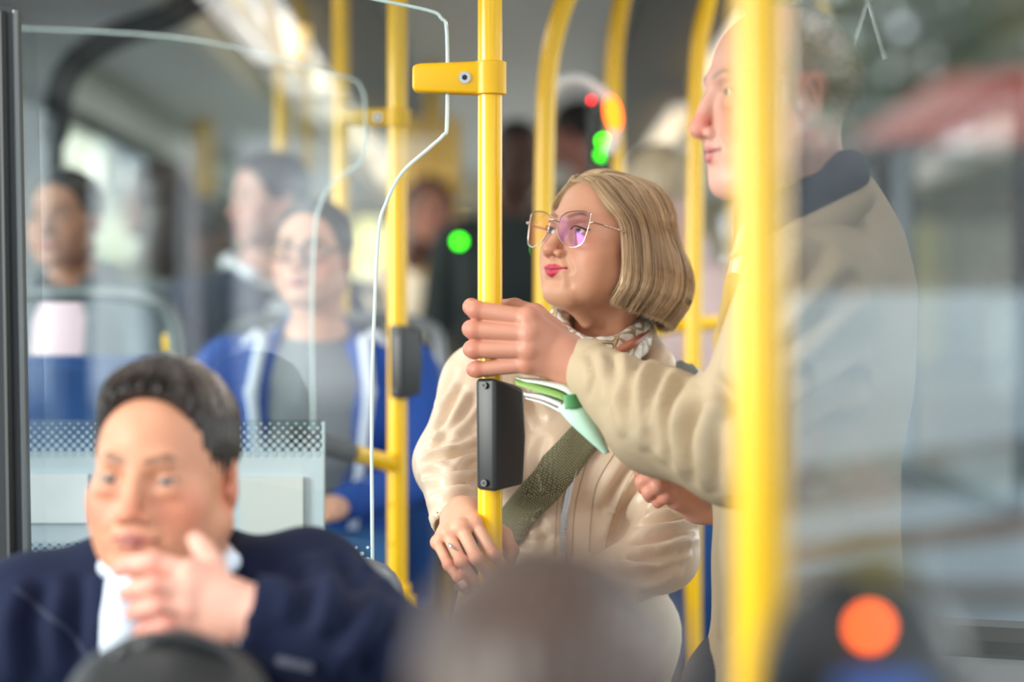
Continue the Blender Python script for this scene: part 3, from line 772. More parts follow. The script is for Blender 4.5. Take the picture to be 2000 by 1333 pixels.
clamp(668, 776, 212, 248, 4.45, 'blurred yellow clamp holding the second glass to the second pole', 738)
# ------------------------------------------------------------------ validators on the poles
def validator(cx, cy, X0, Xm, X1, Yt, Yb, Ytr, Ybr, d, label):
    t = thing('stop_button_box', label, 'box', (cx, cy, P(0, Yb, d)[2]))
    def pt(X, Y, dd): return P(X, Y, dd)
    A, B, Cc = d-.018, d-.034, d+.008
    top = [pt(X0, Yt+3, A), pt(Xm, Yt, B), pt(X1, Ytr, Cc), pt(X1-14, Ytr-10, d+.04), pt(X0+6, Yt-2, d+.035)]
    bot = [pt(X0+2, Yb-6, A), pt(Xm, Yb, B), pt(X1, Ybr, Cc), pt(X1-14, Ybr-10, d+.04), pt(X0+6, Yb-6, d+.035)]
    mid = [(a*.5+b*.5) for a, b in zip(top, bot)]; mid[2] = mid[2]+np.array([.0035, 0, 0])
    mb = MB(); V = top+mid+bot; Fc = [[0, 1, 2, 3, 4], [14, 13, 12, 11, 10]]
    for k in (0, 5):
        for i in range(5): Fc.append([i+k, (i+1) % 5+k, (i+1) % 5+k+5, i+k+5])
    o = mb.add(V, Fc).obj('housing', BLK, t); md = o.modifiers.new('b', 'BEVEL'); md.width = .005; md.segments = 3; md.limit_method = 'ANGLE'; md.angle_limit = .5
    for f in o.data.polygons: f.use_smooth = True
    for (X, Y) in ((X0*.55+Xm*.45, Yt+15), (X0*.55+Xm*.45, Yb-18)):
        c = pt(X, Y, (A+B)/2-.002); n = np.array([-.5, -.86, 0])
        h_ = MB().tube([c+n*.001, c+n*.0025], [.0052, .0048], 16).obj('screw_boss', mat('boss', (62, 66, 74), rough=.35), t, smooth=True)
        MB().tube([c+n*.0022, c+n*.003], .0027, 12).obj('screw_hole', M_rub, h_)
    return t
validator(PX1, 3.45, 930, 966, 1023, 738, 962, 762, 948, 3.45, 'black plastic box on the centre pole below the hand')
validator(px, 4.45, 760, 784, 822, 634, 783, 646, 772, 4.45, 'blurred black plastic box on the second yellow pole')
# ------------------------------------------------------------------ glass partitions
EDGE = mat('glass_edge', (206, 226, 224), rough=.15, spec=.8)
GL1 = glass('screen_glass', (242, 248, 247), ior=.065)
def screen(pts, d, xl, yb, label, edge_r, loc):
    t = thing('glass_screen', label, 'glass', loc)
    path = catmull([P(x, y, d) for x, y in pts], 5)
    poly = [(q[0], q[2]) for q in path]+[(P(xl, 0, d)[0], P(0, yb, d)[2]), (P(xl, 0, d)[0], path[0][2])]
    V = [(a, d, b) for a, b in poly]
    meshobj('sheet', V, [list(range(len(V)))], GL1, t, smooth=False)
    MB().tube(path, edge_r, 8).obj('polished_edge', EDGE, t, smooth=True)
    return t
s1 = screen([(28, -40), (420, -70), (700, -8), (835, 20), (862, 36), (873, 66), (873, 240), (866, 264), (838, 290), (785, 338), (755, 395), (740, 450), (732, 600), (726, 800), (728, 1148)], 3.45, 28, 1148,
            'front clear glass screen with a notched rounded edge, held at the centre pole', .0026, (P(400, 0, 3.45)[0], 3.45, P(0, 1148, 3.45)[2]))
s2 = screen([(28, 55), (330, 72), (540, 112), (680, 152), (705, 172), (713, 205), (713, 290), (703, 318), (650, 358), (628, 395), (616, 450), (610, 600), (612, 860)], 4.42, 28, 860,
            'rear clear glass screen ending left of the second pole', .0022, (P(400, 0, 4.42)[0], 4.42, P(0, 860, 4.42)[2]))
FR = mat('frit', (206, 216, 220), rough=.6)
def dots(rows, x0, x1, pitch, d, parent, m=FR, clip=None):
    V = []; Fc = []
    for i, (y, r) in enumerate(rows):
        x = x0+(pitch/2 if i % 2 else 0)
        while x < x1:
            if clip is None or clip(x, y):
                b = len(V); c = P(x, y, d-.004)
                for k in range(8): V.append((c[0]+r/F*d*math.cos(k*math.pi/4), c[1], c[2]+r/F*d*math.sin(k*math.pi/4)))
                Fc.append([b+k for k in range(8)])
            x += pitch
    o = meshobj('frit_dots', V, Fc, m, parent, smooth=False); o['kind'] = 'stuff'; return o
dots([(1070+12*i, 3+1.25*i) for i in range(7)], 36, 724, 22, 3.45, s1, clip=lambda x, y: x > 640 or x < 150)
# frosted lower panel behind the businessman
t = thing('frosted_panel', 'frosted grey-white half height panel behind the man in the suit', 'panel', (P(330, 0, 3.85)[0], 3.85, .862))
def fr_sheet(X0, Y0, X1, Y1, name, m, dd=3.85, lab=None):
    a = P(X0, Y0, dd); b = P(X1, Y1, dd); return MB().box(((a[0]+b[0])/2, dd, (a[2]+b[2])/2), (b[0]-a[0], .006, a[2]-b[2])).obj(name, m, t, label=lab)
fr_sheet(30, 884, 632, 1062, 'frosted_sheet', mat('frosted', (206, 219, 227), rough=.6))
fr_sheet(30, 820, 632, 1275, 'clear_sheet', GL1, 3.856)
fr_sheet(44, 926, 172, 1022, 'notice_sheet', mat('paper_white', (242, 246, 248), rough=.8), 3.842, 'blank whitish sheet')
fr_sheet(470, 932, 592, 1062, 'notice_sheet', mat('paper_grey', (222, 226, 224), rough=.8), 3.842, 'pale grey sheet')
dots([(828+8.5*i, 2.4+.52*i) for i in range(8)], 34, 630, 17, 3.85, t, mat('frit_blue', (186, 204, 214), rough=.6))
dots([(1064+9*i, 6.4-.25*i) for i in range(14)], 34, 630, 18, 3.85, t, mat('frit_blue', (186, 204, 214), rough=.6))
o = MB().tube([P(632, 824, 3.85), P(632, 1275, 3.85)], .0022, 8).obj('panel_edge', EDGE, t, smooth=True)
# dark post at far left holding the screens, and the low cabinet under them
t = thing('dark_frame_post', 'dark grey frame post at the left edge of the picture', 'post', (P(20, 0, 3.4)[0], 3.4, 0))
p0 = P(2, 17, 3.4); p1 = P(40, 1200, 3.4)
Vq = [P(-30, 17, 3.4), P(30, 17, 3.4), P(52, 1140, 3.4), P(52, 2300, 3.4), P(-30, 2500, 3.4)]
MB().prism([(q[0], q[2]) for q in Vq], 3.38, 3.44).obj('upright', DGREY, t)
MB().tube([P(4, 22, 3.372), P(22, 1140, 3.372), P(22, 2000, 3.372)], .0065, 8).obj('inner_seal', mat('seal', (18, 20, 24), rough=.5), t, smooth=True)
MB().tube([P(29, 20, 3.38), P(50, 1140, 3.38)], .004, 8).obj('edge_bead', mat('bead', (112, 118, 122), rough=.35), t, smooth=True)
t = thing('low_cabinet', 'low grey cabinet behind the man in the suit carrying the poles', 'cabinet', (-.7, 4.0, 0))
MB().box((-.66, 3.97, .42), (.98, .98, .84), bev=.015).obj('carcass', mat('cabinet_grey', (70, 74, 78), rough=.5), t)
MB().box((-.66, 3.97, .852), (1.0, 1.02, .02), bev=.006).obj('top_plate', mat('cabinet_top', (40, 44, 50), rough=.4), t)
# right glass screen: coated safety glass hung on the blurred pole, mirrors the street
GR = glass('coated_glass', (205, 209, 211), refl=.47)
t = thing('reflecting_screen', 'large tilted glass screen at the right mirroring the blurred street', 'glass', (.32, 2.03, .3))
A = np.array([P(1476, 0, 2.05)[0]+.008, 2.05]); Bp = A+np.array([.237, -.38])*1.05
V = [(A[0], A[1], .3), (Bp[0], Bp[1], .3), (Bp[0], Bp[1], 2.2), (A[0], A[1], 2.2)]
meshobj('sheet', V, [[0, 1, 2, 3]], GR, t, smooth=False)
for zz in (.5, 1.9): MB().box((A[0]-.006, A[1]+.01, zz), (.05, .05, .06), bev=.006).obj('clamp_block', YEL2, t)
# hanging chrome struts at the top right
t = thing('strut_pair', 'pair of thin metal struts forming an inverted V behind the bald head', 'strut', tuple(P(1696, -60, 3.7)))
for k, (X, Y) in enumerate(((1658, 112), (1728, 116))):
    MB().tube([P(1694, -380, 3.7)] * 1+[P(1694+k*2, 4, 3.7), P(X, Y, 3.7)], .0042, 10).obj('rod', mat('rod_grey', (196, 200, 196), rough=.25, metal=.6), t, smooth=True)
MB().tube([P(1694, -440, 3.7), P(1696, 2, 3.7)], .008, 10).obj('stem', CHROME, t, smooth=True)
# ------------------------------------------------------------------ signal lights
def signal(X, Y, d, size, c, es, label, hs=None, hc=M_rub, group=None, floor=False, fz_=0):
    p = P(X, Y, d); t = thing('signal_light', label, 'light', tuple(p), group); hs = hs or size*2.2
    MB().box((p[0], p[1]+.02, p[2]), (hs, .03, hs), bev=.004).obj('housing', hc, t)
    MB().sphere((p[0], p[1]-.002, p[2]), (size, size*.6, size), 14, 10).obj('lens', mat('led_%d_%d_%d' % c, c, emit=c, es=es), t, smooth=True)
    MB().tube([(p[0], p[1]+.03, p[2]), (p[0], p[1]+.03, fz_)], .008, 8).obj('stem', DGREY, t, smooth=True)
    return t
signal(897, 472, 6.6, .013, (60, 255, 20), 9, 'round green light left of the centre pole', floor=True)
signal(1178, 276, 5.0, .0135, (60, 240, 20), 6, 'green light above the blonde woman, upper of two green spots', hs=.03)
signal(1175, 303, 5.0, .0135, (50, 220, 20), 4, 'green light right above the blonde hair, lower of two green spots', hs=.03)
signal(1155, 196, 5.0, .006, (255, 30, 40), 6, 'small red light on the rim of the white sign')
signal(1058, 486, 6.6, .012, (60, 255, 20), 7, 'green light behind the far spectacle lens')
p = P(1120, 300, 4.95); t = thing('round_signal_sign', 'white ring with a glowing orange panel above the blonde woman', 'sign', tuple(p))
ring = [P(1060, 210, 4.95), P(1090, 165, 4.95), P(1130, 155, 4.95), P(1165, 172, 4.95), P(1195, 205, 4.95), P(1200, 260, 4.95), P(1188, 300, 4.95)]
MB().tube(catmull(ring, 6), .0125, 12).obj('ring', mat('ring_white', (230, 230, 232), rough=.4), t, smooth=True)
MB().sphere(P(1197, 222, 4.9), (.017, .006, .036), 16, 12, R=Matrix.Rotation(math.radians(-12), 3, 'Y')).obj('orange_panel', mat('led_orange', (255, 110, 20), emit=(255, 100, 10), es=5), t, smooth=True)
MB().tube([P(1188, 300, 4.95), P(1188, 900, 4.95), (P(1188, 0, 4.95)[0], 4.95, 0)], .008, 12).obj('stand', DGREY, t, smooth=True)
# ================================================================== SEATS
M_seatb = mat('seat_blue', (22, 70, 132), rough=.85, var=.35, vscale=18)
M_shell = mat('seat_shell', (96, 102, 108), rough=.4)
M_loop = mat('seat_loop', (128, 132, 136), rough=.35, metal=.3)
def seat(x, y, zs, label, fz, flip=False, wdt=.44, back=.62, loopc=None, ybx=None):
    """bus seat; the sitter faces -y unless flip"""
    s = -1 if flip else 1
    t = thing('bus_seat', label, 'seat', (x, y, fz), 'bus seats')
    MB().box((x, y, zs-.05), (wdt, .44, .09), bev=.03).obj('cushion', M_seatb, t, smooth=True)
    R = Matrix.Rotation(math.radians(-8*s), 3, 'X')
    MB().box((x, y+s*.25, zs+back/2-.05), (wdt, .06, back), R=R, bev=.028).obj('backrest', M_seatb, t, smooth=True)
    MB().box((x, y+s*.285, zs+back/2-.07), (wdt+.02, .03, back), R=R, bev=.014).obj('shell', M_seatb if flip else M_shell, t, smooth=True)
    zt = zs+back
    hp = catmull([(x-wdt/2-.01, y+s*.28, zt-.3), (x-wdt/2-.015, y+s*.30, zt-.02), (x-wdt/2+.04, y+s*.305, zt+.05), (x, y+s*.305, zt+.062), (x+wdt/2-.04, y+s*.305, zt+.05), (x+wdt/2+.015, y+s*.30, zt-.02), (x+wdt/2+.01, y+s*.28, zt-.3)], 6)
    MB().tube(hp, .015, 12).obj('grab_loop', loopc or M_loop, t, smooth=True)
    MB().box((x, y, (zs-.1+fz)/2), (.12, .3, zs-.1-fz), bev=.02).obj('pedestal', M_dark, t)
    return t
# ================================================================== BACKGROUND PASSENGERS
def trousers(r, hip, knee, foot, colr, w_=.085, name='trousers', shoe=(36, 32, 32), h=.02):
    m = mat('cloth_%d_%d_%d' % colr, colr, rough=.85, var=.12, vscale=14)
    parts = [('el', ((hip[0][0]+hip[1][0])/2, (hip[0][1]+hip[1][1])/2, hip[0][2]+.03), (.17, .13, .13))]
    for i in (0, 1): parts += [('rc', hip[i], knee[i], w_, w_*.78), ('rc', knee[i], foot[i], w_*.78, w_*.55)]
    garment(name, parts, m, r, h=h, k=.03, wr=(.004, 22))
    for i in (0, 1):
        f = np.array(foot[i]); mb = MB().sphere(f+np.array([0, -.07, -.015]), (.045, .13, .04), 14, 8)
        mb.box(f+np.array([0, -.06, -.045]), (.08, .24, .018), bev=.008); mb.obj('shoe', mat('shoe_%d' % shoe[0], shoe, rough=.5), r, smooth=True)
def lap_hand(S_skin, p, d, h=.005):
    p = np.array(p, float); d = np.array(d, float); d /= np.linalg.norm(d); s = np.cross(d, [0, 0, 1]); s /= np.linalg.norm(s)
    kn = [p+d*.075+s*(i-1.5)*.02 for i in range(4)]
    fg = [[k+d*.038-np.array([0, 0, .008]), k+d*.058-np.array([0, 0, .028]), k+d*.062-np.array([0, 0, .045])] for k in kn]
    th = [p+d*.02-s*.03, p+d*.05-s*.05, p+d*.08-s*.052]
    V, Q, K = hand_geo(h, p, kn, fg, th, skin=S_skin)
    return V, Q, K
def bg_person(label, X, Y, d, yaw, skin, jc, sc_=None, seated=True, fz=FZ2, pitch=0, roll=0, scale=1.0, hair=(30, 24, 22), style='short', byaw=None, lean=(0, 0),
              tc=(50, 52, 60), sw=.19, head=None, h=.4, collar=None, group=None, seat_label=None, arms='lap', zip_=None, shirtw=.07, hair_args=None, rise=.085, eyes=True, vneck=.24):
    c = P(X, Y, d); byaw = yaw*.4 if byaw is None else byaw
    B = Matrix.Rotation(math.radians(byaw), 3, 'Z')
    def L(x, y, z): q = B@Vector((x, y, 0)); return np.array([c[0]+q.x, c[1]+q.y, c[2]+z+rise])
    zs = c[2]-.73
    base = L(0, .05, 0)
    r = thing('person', label, 'person', (base[0], base[1], fz), group)
    M = head_matrix(c, yaw, pitch, roll, scale)
    nb = M.inverted() @ Vector(L(0, .075, -.25))
    kw = dict(h=h, skin=skin, neck=tuple(nb)); kw.update(head or {})
    V, Q, K = head_geo(**kw); geo = [(xf(M, V), Q, K)]
    le = L(-sw-.045, -.03, -.55); re = L(sw+.045, -.03, -.55)
    lh = L(-.07, -.27, -.60); rh = L(.07, -.27, -.60)
    if arms == 'down': le = L(-sw-.04, .05, -.58); re = L(sw+.04, .05, -.58); lh = L(-sw-.02, -.03, -.84); rh = L(sw+.02, -.03, -.84)
    for hp, e in ((lh, le), (rh, re)):
        dd = hp-e; dd = dd/np.linalg.norm(dd); g = lap_hand(skin, hp, dd if abs(dd[2]) < .8 else dd+np.array([0, -.3, 0]), .005); geo.append(g)
    geo.append(core([('rc', L(0, .06, -.27), L(0, .06, -.66), .07, .10), ('rc', L(-sw*.8, .05, -.34), L(sw*.8, .05, -.34), .045, .045)]+[('rc', L(g_*sw*.9, .05, -.345), e_, .04, .034) for g_, e_ in ((-1, le), (1, re))]+[('rc', e_, h_, .034, .024) for e_, h_ in ((le, lh), (re, rh))], skin))
    V, Q, K = joinm(geo); meshobj('body', V, Q, SKIN, r, col=K)
    if eyes: add_eyes(r, M, (0, 0), IRISB)
    # clothes
    mj = mat('cloth_%d_%d_%d' % jc, jc, rough=.85, var=.14, vscale=12)
    zt, zc_, zh = -.27, -.42, -.74
    tor = [('rc', L(-sw*.85, .05, -.325), L(sw*.85, .05, -.325), .062, .062), ('el', L(0, .05, -.45), (sw*.95, .12, .2), np.array(B)), ('el', L(0, .06, -.68), (sw*.88, .125, .17), np.array(B)),
           ('rc', L(0, .07, -.24), L(0, .06, -.34), .07, .10)]
    if sc_ is not None:
        garment('shirt', [(a[0],)+tuple(np.array(q)*(1 if i != 1 else 1) for i, q in enumerate(a[1:])) if False else a for a in [('el', L(0, .045, -.45), (sw*.86, .113, .19), np.array(B)), ('rc', L(0, .07, -.27), L(0, .06, -.34), .058, .08), ('el', L(0, .05, -.66), (sw*.7, .105, .15), np.array(B))]],
                mat('cloth_%d_%d_%d' % sc_, sc_, rough=.85), r, h=.012, k=.03, wr=(.002, 20))
        cuts = [('rc', L(0, -.10, -.20), L(0, -.14, -.24-vneck*2), shirtw*1.1, shirtw*.6), ('rc', L(0, .05, -.13), L(0, .04, -.28), .075, .07)]
    else: cuts = [('rc', L(0, .05, -.10), L(0, .05, -.26), .065, .055)]
    sl = []
    for sgn, e, hp in ((-1, le, lh), (1, re, rh)):
        shd = L(sgn*sw*.98, .05, -.345); w0 = hp+(e-hp)*.12
        sl += [('rc', shd, e, .062, .05), ('rc', e, w0, .05, .036)]
    garment('jacket', tor+sl, mj, r, h=.014, k=.035, wr=(.005, 24), seed=int(X), cuts=cuts)
    if collar is not None:
        mc = mat('cloth_%d_%d_%d' % collar, collar, rough=.8)
        garment('collar', [('rc', L(-.07, .10, -.235), L(-.055, -.035, -.27), .016, .014), ('rc', L(.07, .10, -.235), L(.055, -.035, -.27), .016, .014), ('rc', L(-.07, .10, -.235), L(.07, .10, -.235), .018, .018)], mc, r, h=.008, k=.02, wr=None)
    # legs
    if seated:
        hip = [L(-.09, .06, -.74), L(.09, .06, -.74)]; kn = [L(-.11, -.40, -.72), L(.11, -.40, -.72)]
        ft = [np.array([q[0], q[1]-.02, fz+.05]) for q in kn]
    else:
        hip = [L(-.09, .06, -.78), L(.09, .06, -.78)]; kn = [L(-.1, .05, -1.15), L(.1, .05, -1.15)]; ft = [np.array([q[0], q[1]+.03, fz+.05]) for q in kn]
    trousers(r, hip, kn, ft, tc)
    # hair
    ha = dict(hair_args or {})
    if style == 'short': hair_shell(r, M, [((0, 1.1, 3.2), (7.75, 9.5, 8.5), 0)], hair, cut=[((0, -8.2, -1.2), (8.6, 6.6, 8.6), 1.0), ((0, 1, -8.5), (12, 14, 7.0), 1)], **ha)
    elif style == 'tied': hair_shell(r, M, [((0, 1.2, 3.1), (7.6, 9.4, 8.3), 0), ((1.5, 9.5, -3), (3.0, 2.6, 4.5), 2)], hair, cut=[((0, -7.6, -2.0), (8.2, 6.4, 9.6), .6), ((0, -1, -10.5), (12, 8, 8), 1)], groove=.1, **ha)
    elif style == 'bun': hair_shell(r, M, [((0, 1.2, 3.1), (7.5, 9.3, 8.2), 0), ((0, 8.5, 7.5), (3.2, 3.0, 3.0), 1)], hair, cut=[((0, -7.6, -2.0), (8.0, 6.2, 9.2), .6), ((0, -1, -10.5), (12, 8, 8), 1)], **ha)
    elif style == 'long': hair_shell(r, M, [((0, 1.4, 2.8), (8.4, 10, 8.8), 0), ((5, 2.5, -9), (4.2, 5.5, 13), 3), ((-5, 2.5, -9), (4.2, 5.5, 13), 3), ((0, 6, -9), (7, 4.5, 14), 3)], hair, cut=[((0, -8.2, -3.0), (6.6, 7.2, 9.6), 1.2), ((0, -9, -15), (5, 7, 9), 1.5)], groove=.15, **ha)
    return r, M, L
# 1 dark woman at far left
r, M, L = bg_person('smiling dark-skinned woman in a grey blazer over a pale pink top, far left', 128, 428, 5.35, -18, (170, 120, 96), (100, 110, 118), (236, 206, 216), hair=(34, 28, 28), style='bun', scale=1.0, sw=.18, rise=.125,
          head=dict(lip=(168, 84, 84), jw=.86, smile=1.2, neckr=4.7, blush=.1, brow=(40, 28, 24)), shirtw=.095, roll=0, collar=(78, 86, 94), tc=(60, 64, 70))
seat(P(128, 0, 5.35)[0], 5.5, P(128, 428, 5.35)[2]-.745, 'blue bus seat under the smiling woman at the far left', FZ2, back=.55)
# 2 long dark haired woman further back
bg_person('woman with long dark brown hair turned to the windows', 306, 392, 7.0, -95, (120, 84, 68), (70, 66, 48), None, hair=(52, 34, 30), style='long', sw=.16, byaw=0, head=dict(lip=(130, 80, 74)), lean=(0, 0))
seat(P(306, 0, 7.0)[0], 7.15, P(306, 392, 7.0)[2]-.745, 'seat of the long-haired woman by the rear left windows', FZ2, back=.5)
# 3 person in olive beside
bg_person('passenger in an olive jacket with dark hair behind the man in navy', 400, 452, 7.9, 150, (110, 76, 60), (112, 104, 44), None, hair=(40, 26, 24), style='short', sw=.18, eyes=False)
seat(P(400, 0, 7.9)[0], 8.05, P(400, 452, 7.9)[2]-.745, 'seat of the passenger in olive', FZ2, back=.5)
# 4 man in navy, white shirt, profile left
bg_person('dark-haired man in a navy jacket and white shirt looking left', 528, 388, 5.75, -62, (206, 158, 144), (32, 44, 70), (232, 236, 244), hair=(36, 36, 44), style='short', sw=.20, byaw=25, pitch=4,
          head=dict(age=.8, jw=1.0, brow=(50, 44, 44)), shirtw=.075, vneck=.2, collar=(226, 230, 240))
seat(P(528, 0, 5.75)[0], 5.97, P(528, 388, 5.75)[2]-.745, 'seat of the man in navy', FZ2, back=.5)
# 5 woman with glasses and blue varsity jacket
r5, M5, L5 = bg_person('dark-haired woman with glasses in a blue varsity jacket with white stripes', 612, 498, 4.95, -14, (212, 160, 136), (28, 74, 158), (118, 122, 128), hair=(36, 30, 28), style='tied', scale=1.03, sw=.2, byaw=-2, pitch=-4, h=.3,
          head=dict(lip=(176, 96, 94), jw=.9, neckr=5.2, age=.3, brow=(44, 34, 30), blush=.3), shirtw=.115, vneck=.32, rise=.10, tc=(30, 92, 150), fz=FZ2)
fr = MB()
for s in (-1, 1): fr.tube(xf(M5, [(s*3.3+2.6*math.cos(a), -9.6+.08*(2.5*math.cos(a)+3)**2*.5, -.3+1.9*math.sin(a)) for a in np.linspace(0, 6.283, 25)[:-1]]), .0026, 6, closed=True)
fr.tube(xf(M5, [(-.8, -9.9, .2), (.8, -9.9, .2)]), .0026, 6)
for s in (-1, 1): fr.tube(xf(M5, [(s*5.8, -9.0, .3), (s*7.2, -5, .3), (s*7.6, 1.5, .2)]), .0026, 6)
g = fr.obj('glasses', mat('dark_frame', (34, 26, 26), rough=.3), r5, smooth=True)
mw = mat('white_trim', (214, 220, 236), rough=.8)
for sgn in (-1, 1):
    garment('white_stripe', [('rc', L5(sgn*.105, .0, -.275), L5(sgn*.12, -.055, -.38), .014, .012), ('rc', L5(sgn*.12, -.055, -.38), L5(sgn*.085, -.085, -.70), .012, .010)], mw, r5, h=.006, k=.01, wr=None)
    garment('shoulder_stripe', [('rc', L5(sgn*.12, .03, -.262), L5(sgn*.19, -.005, -.33), .012, .01)], mw, r5, h=.006, k=.01, wr=None)
seat(P(612, 0, 4.95)[0], 5.19, P(612, 498, 4.95)[2]-.745, 'seat of the woman in the blue varsity jacket', FZ2, wdt=.46, back=.56)
# blue seat seen from behind, in front of the smiling woman
seat(P(165, 0, 4.75)[0], 4.80, .965, 'empty blue patterned seat turned to the smiling woman at the left', FZ2, flip=True, wdt=.40, back=.42)
t = thing('handle_stub', 'small yellow handle end beside the blue seat', 'handle', tuple(P(332, 700, 4.9)))
MB().tube([P(332, 690, 4.9), P(332, 668, 4.9), P(330, 652, 4.9)], [.012, .016, .013], 12).obj('knob', YEL2, t, smooth=True)
MB().tube([P(332, 690, 4.9), (P(332, 0, 4.9)[0], 4.9, FZ2)], .010, 12).obj('stem', M_loop, t, smooth=True)
# 6 dark standing man right of the centre pole
bg_person('standing dark-skinned man in a black-green jacket behind the centre pole', 1012, 308, 7.2, 20, (84, 58, 50), (30, 42, 42), None, seated=False, fz=0, hair=(22, 20, 20), style='short', sw=.2, arms='down', head=dict(lip=None, blush=0), tc=(34, 36, 42), h=.45)
# 7 black haired man further right, looking left
bg_person('black-haired standing man looking away beside the white ring sign', 1122, 262, 7.9, -120, (168, 118, 106), (62, 64, 66), None, seated=False, fz=0, hair=(22, 20, 22), style='short', sw=.19, arms='down', tc=(50, 50, 52), h=.45)
# 8 blond passenger behind the bob
bg_person('blond passenger in a pale pink top behind the blonde bob', 1288, 372, 6.0, -160, (214, 178, 164), (206, 182, 182), None, seated=False, fz=0, hair=(196, 178, 148), style='short', sw=.19, arms='down', tc=(64, 76, 110), h=.45, eyes=False)
# 9 passenger in cream, rear
bg_person('brown-haired passenger in a cream coat by the rear yellow seat', 838, 412, 7.9, 20, (170, 120, 100), (236, 222, 198), (240, 190, 70), seated=True, fz=FZ2, hair=(92, 60, 48), style='long', sw=.18, h=.45)
q = P(838, 412, 7.9)
seat(q[0], 8.05, q[2]-.745, 'seat with a yellow loop under the passenger in cream', 0 if q[0] > -.23 else FZ2, loopc=YEL, back=.5)
seat(P(1378, 0, 5.6)[0], 5.3, P(0, 612, 5.6)[2]-.67, 'seat with a yellow loop between the yellow pole and the bald man', 0, flip=True, loopc=YEL, back=.58, wdt=.36)
# ================================================================== FOREGROUND HEAD
M = head_matrix(P(1068, 1478, 1.42), 172, 24, 0, 1.02); c = P(1068, 1478, 1.42)
r = thing('person', 'very blurred brown-haired passenger in the foreground, seen from behind', 'person', (c[0], c[1], 0))
V, Q, K = head_geo(h=.4, skin=(214, 120, 112), neck=(0, 6, -18), lip=None, ear=1.15)
geo = [(xf(M, V), Q, K)]
for sgn in (-1, 1): geo.append(lap_hand((206, 140, 125), (c[0]+sgn*.08, c[1]+.3, c[2]-.62), (-sgn*.4, 1, 0)))
geo.append(core([('rc', (c[0], c[1], c[2]-.25), (c[0], c[1], c[2]-.6), .07, .1)]+[('rc', (c[0]+g*.17, c[1], c[2]-.3), (c[0]+g*.22, c[1]+.08, c[2]-.56), .04, .034) for g in (-1, 1)]+[('rc', (c[0]+g*.22, c[1]+.08, c[2]-.56), (c[0]+g*.08, c[1]+.3, c[2]-.62), .034, .024) for g in (-1, 1)]+[('rc', (c[0]-.17, c[1], c[2]-.3), (c[0]+.17, c[1], c[2]-.3), .045, .045)], (206, 128, 118)))
V, Q, K = joinm(geo); meshobj('body', V, Q, SKIN, r, col=K)
hair_shell(r, M, [((0, 1.2, 3.4), (7.9, 9.7, 9.0), 0)], (66, 46, 37), cut=[((-8.2, 1.4, -1.6), (2.2, 3.2, 4.2), .5), ((8.2, 1.4, -1.6), (2.2, 3.2, 4.2), .5), ((0, -8.6, -1.0), (9, 6.4, 8.6), 1), ((0, 1, -9.5), (12, 14, 7.0), 1)], groove=.12)
mg = mat('cloth_grey_fg', (118, 122, 130), rough=.9, var=.1)
garment('jacket', [('rc', (c[0]-.17, c[1], c[2]-.30), (c[0]+.17, c[1], c[2]-.30), .07, .07), ('el', (c[0], c[1], c[2]-.5), (.2, .13, .25)), ('rc', (c[0]-.2, c[1], c[2]-.33), (c[0]-.23, c[1]+.08, c[2]-.56), .06, .05), ('rc', (c[0]+.2, c[1], c[2]-.33), (c[0]+.23, c[1]+.08, c[2]-.56), .06, .05),
        ('rc', (c[0]-.23, c[1]+.08, c[2]-.56), (c[0]-.09, c[1]+.28, c[2]-.62), .05, .038), ('rc', (c[0]+.23, c[1]+.08, c[2]-.56), (c[0]+.09, c[1]+.28, c[2]-.62), .05, .038), ('rc', (c[0], c[1], c[2]-.2), (c[0], c[1], c[2]-.3), .07, .1)], mg, r, h=.014, wr=(.004, 22), cuts=[('rc', (c[0], c[1]+.02, c[2]-.1), (c[0], c[1]+.02, c[2]-.22), .062, .06)])
trousers(r, [(c[0]-.09, c[1], .50), (c[0]+.09, c[1], .50)], [(c[0]-.1, c[1]+.42, .50), (c[0]+.1, c[1]+.42, .50)], [(c[0]-.1, c[1]+.46, .05), (c[0]+.1, c[1]+.46, .05)], (44, 46, 54))
seat(c[0], c[1], .42, 'blue seat of the blurred foreground passenger', 0, flip=True, back=.44)
# reader with orange light, near the camera at the lower right
d_ = 1.5; c = P(1704, 1230, d_)
t = thing('ticket_reader', 'dark rounded reader post with an orange light at the lower right', 'reader', (c[0], c[1]+.05, 0))
mr = mat('reader_black', (22, 26, 31), rough=.45)
prof = [(0, .006), (.02, .008), (.034, .012), (.047, .022), (.056, .04), (.058, .09), (.05, .13)]
S = SDF((c[0]-.09, c[1]-.02, c[2]-.14), (c[0]+.09, c[1]+.14, c[2]+.08), .004)
S.el((c[0]+.002, c[1]+.065, c[2]-.04), (.066, .045, .074)); S.rc((c[0]+.002, c[1]+.07, c[2]-.06), (c[0]+.002, c[1]+.07, c[2]-.12), .062, .066, k=.02)
V, Q = S.mesh(); meshobj('housing', V, Q, mr, t)
MB().tube([P(1712, 1190, d_+.06), P(1716, 1082, d_+.06)], [.017, .021], 16).obj('cap', mat('cap_olive', (84, 80, 30), rough=.5), t, smooth=True)
MB().sphere((c[0], c[1]+.012, c[2]), (.0055, .004, .0055), 16, 10).obj('orange_light', mat('led_amber', (255, 120, 40), emit=(255, 96, 24), es=14), t, smooth=True)
MB().box((c[0]+.006, c[1]+.012, c[2]-.048), (.055, .03, .03), bev=.006).obj('blue_panel', mat('panel_blue', (58, 104, 190), rough=.4), t)
MB().tube([(c[0], c[1]+.07, c[2]-.1), (c[0]+.03, c[1]+.08, c[2]-.25), (c[0]+.14, c[1]+.12, c[2]-.45), (c[0]+.16, c[1]+.12, 0)], .028, 16).obj('post', DGREY, t, smooth=True)
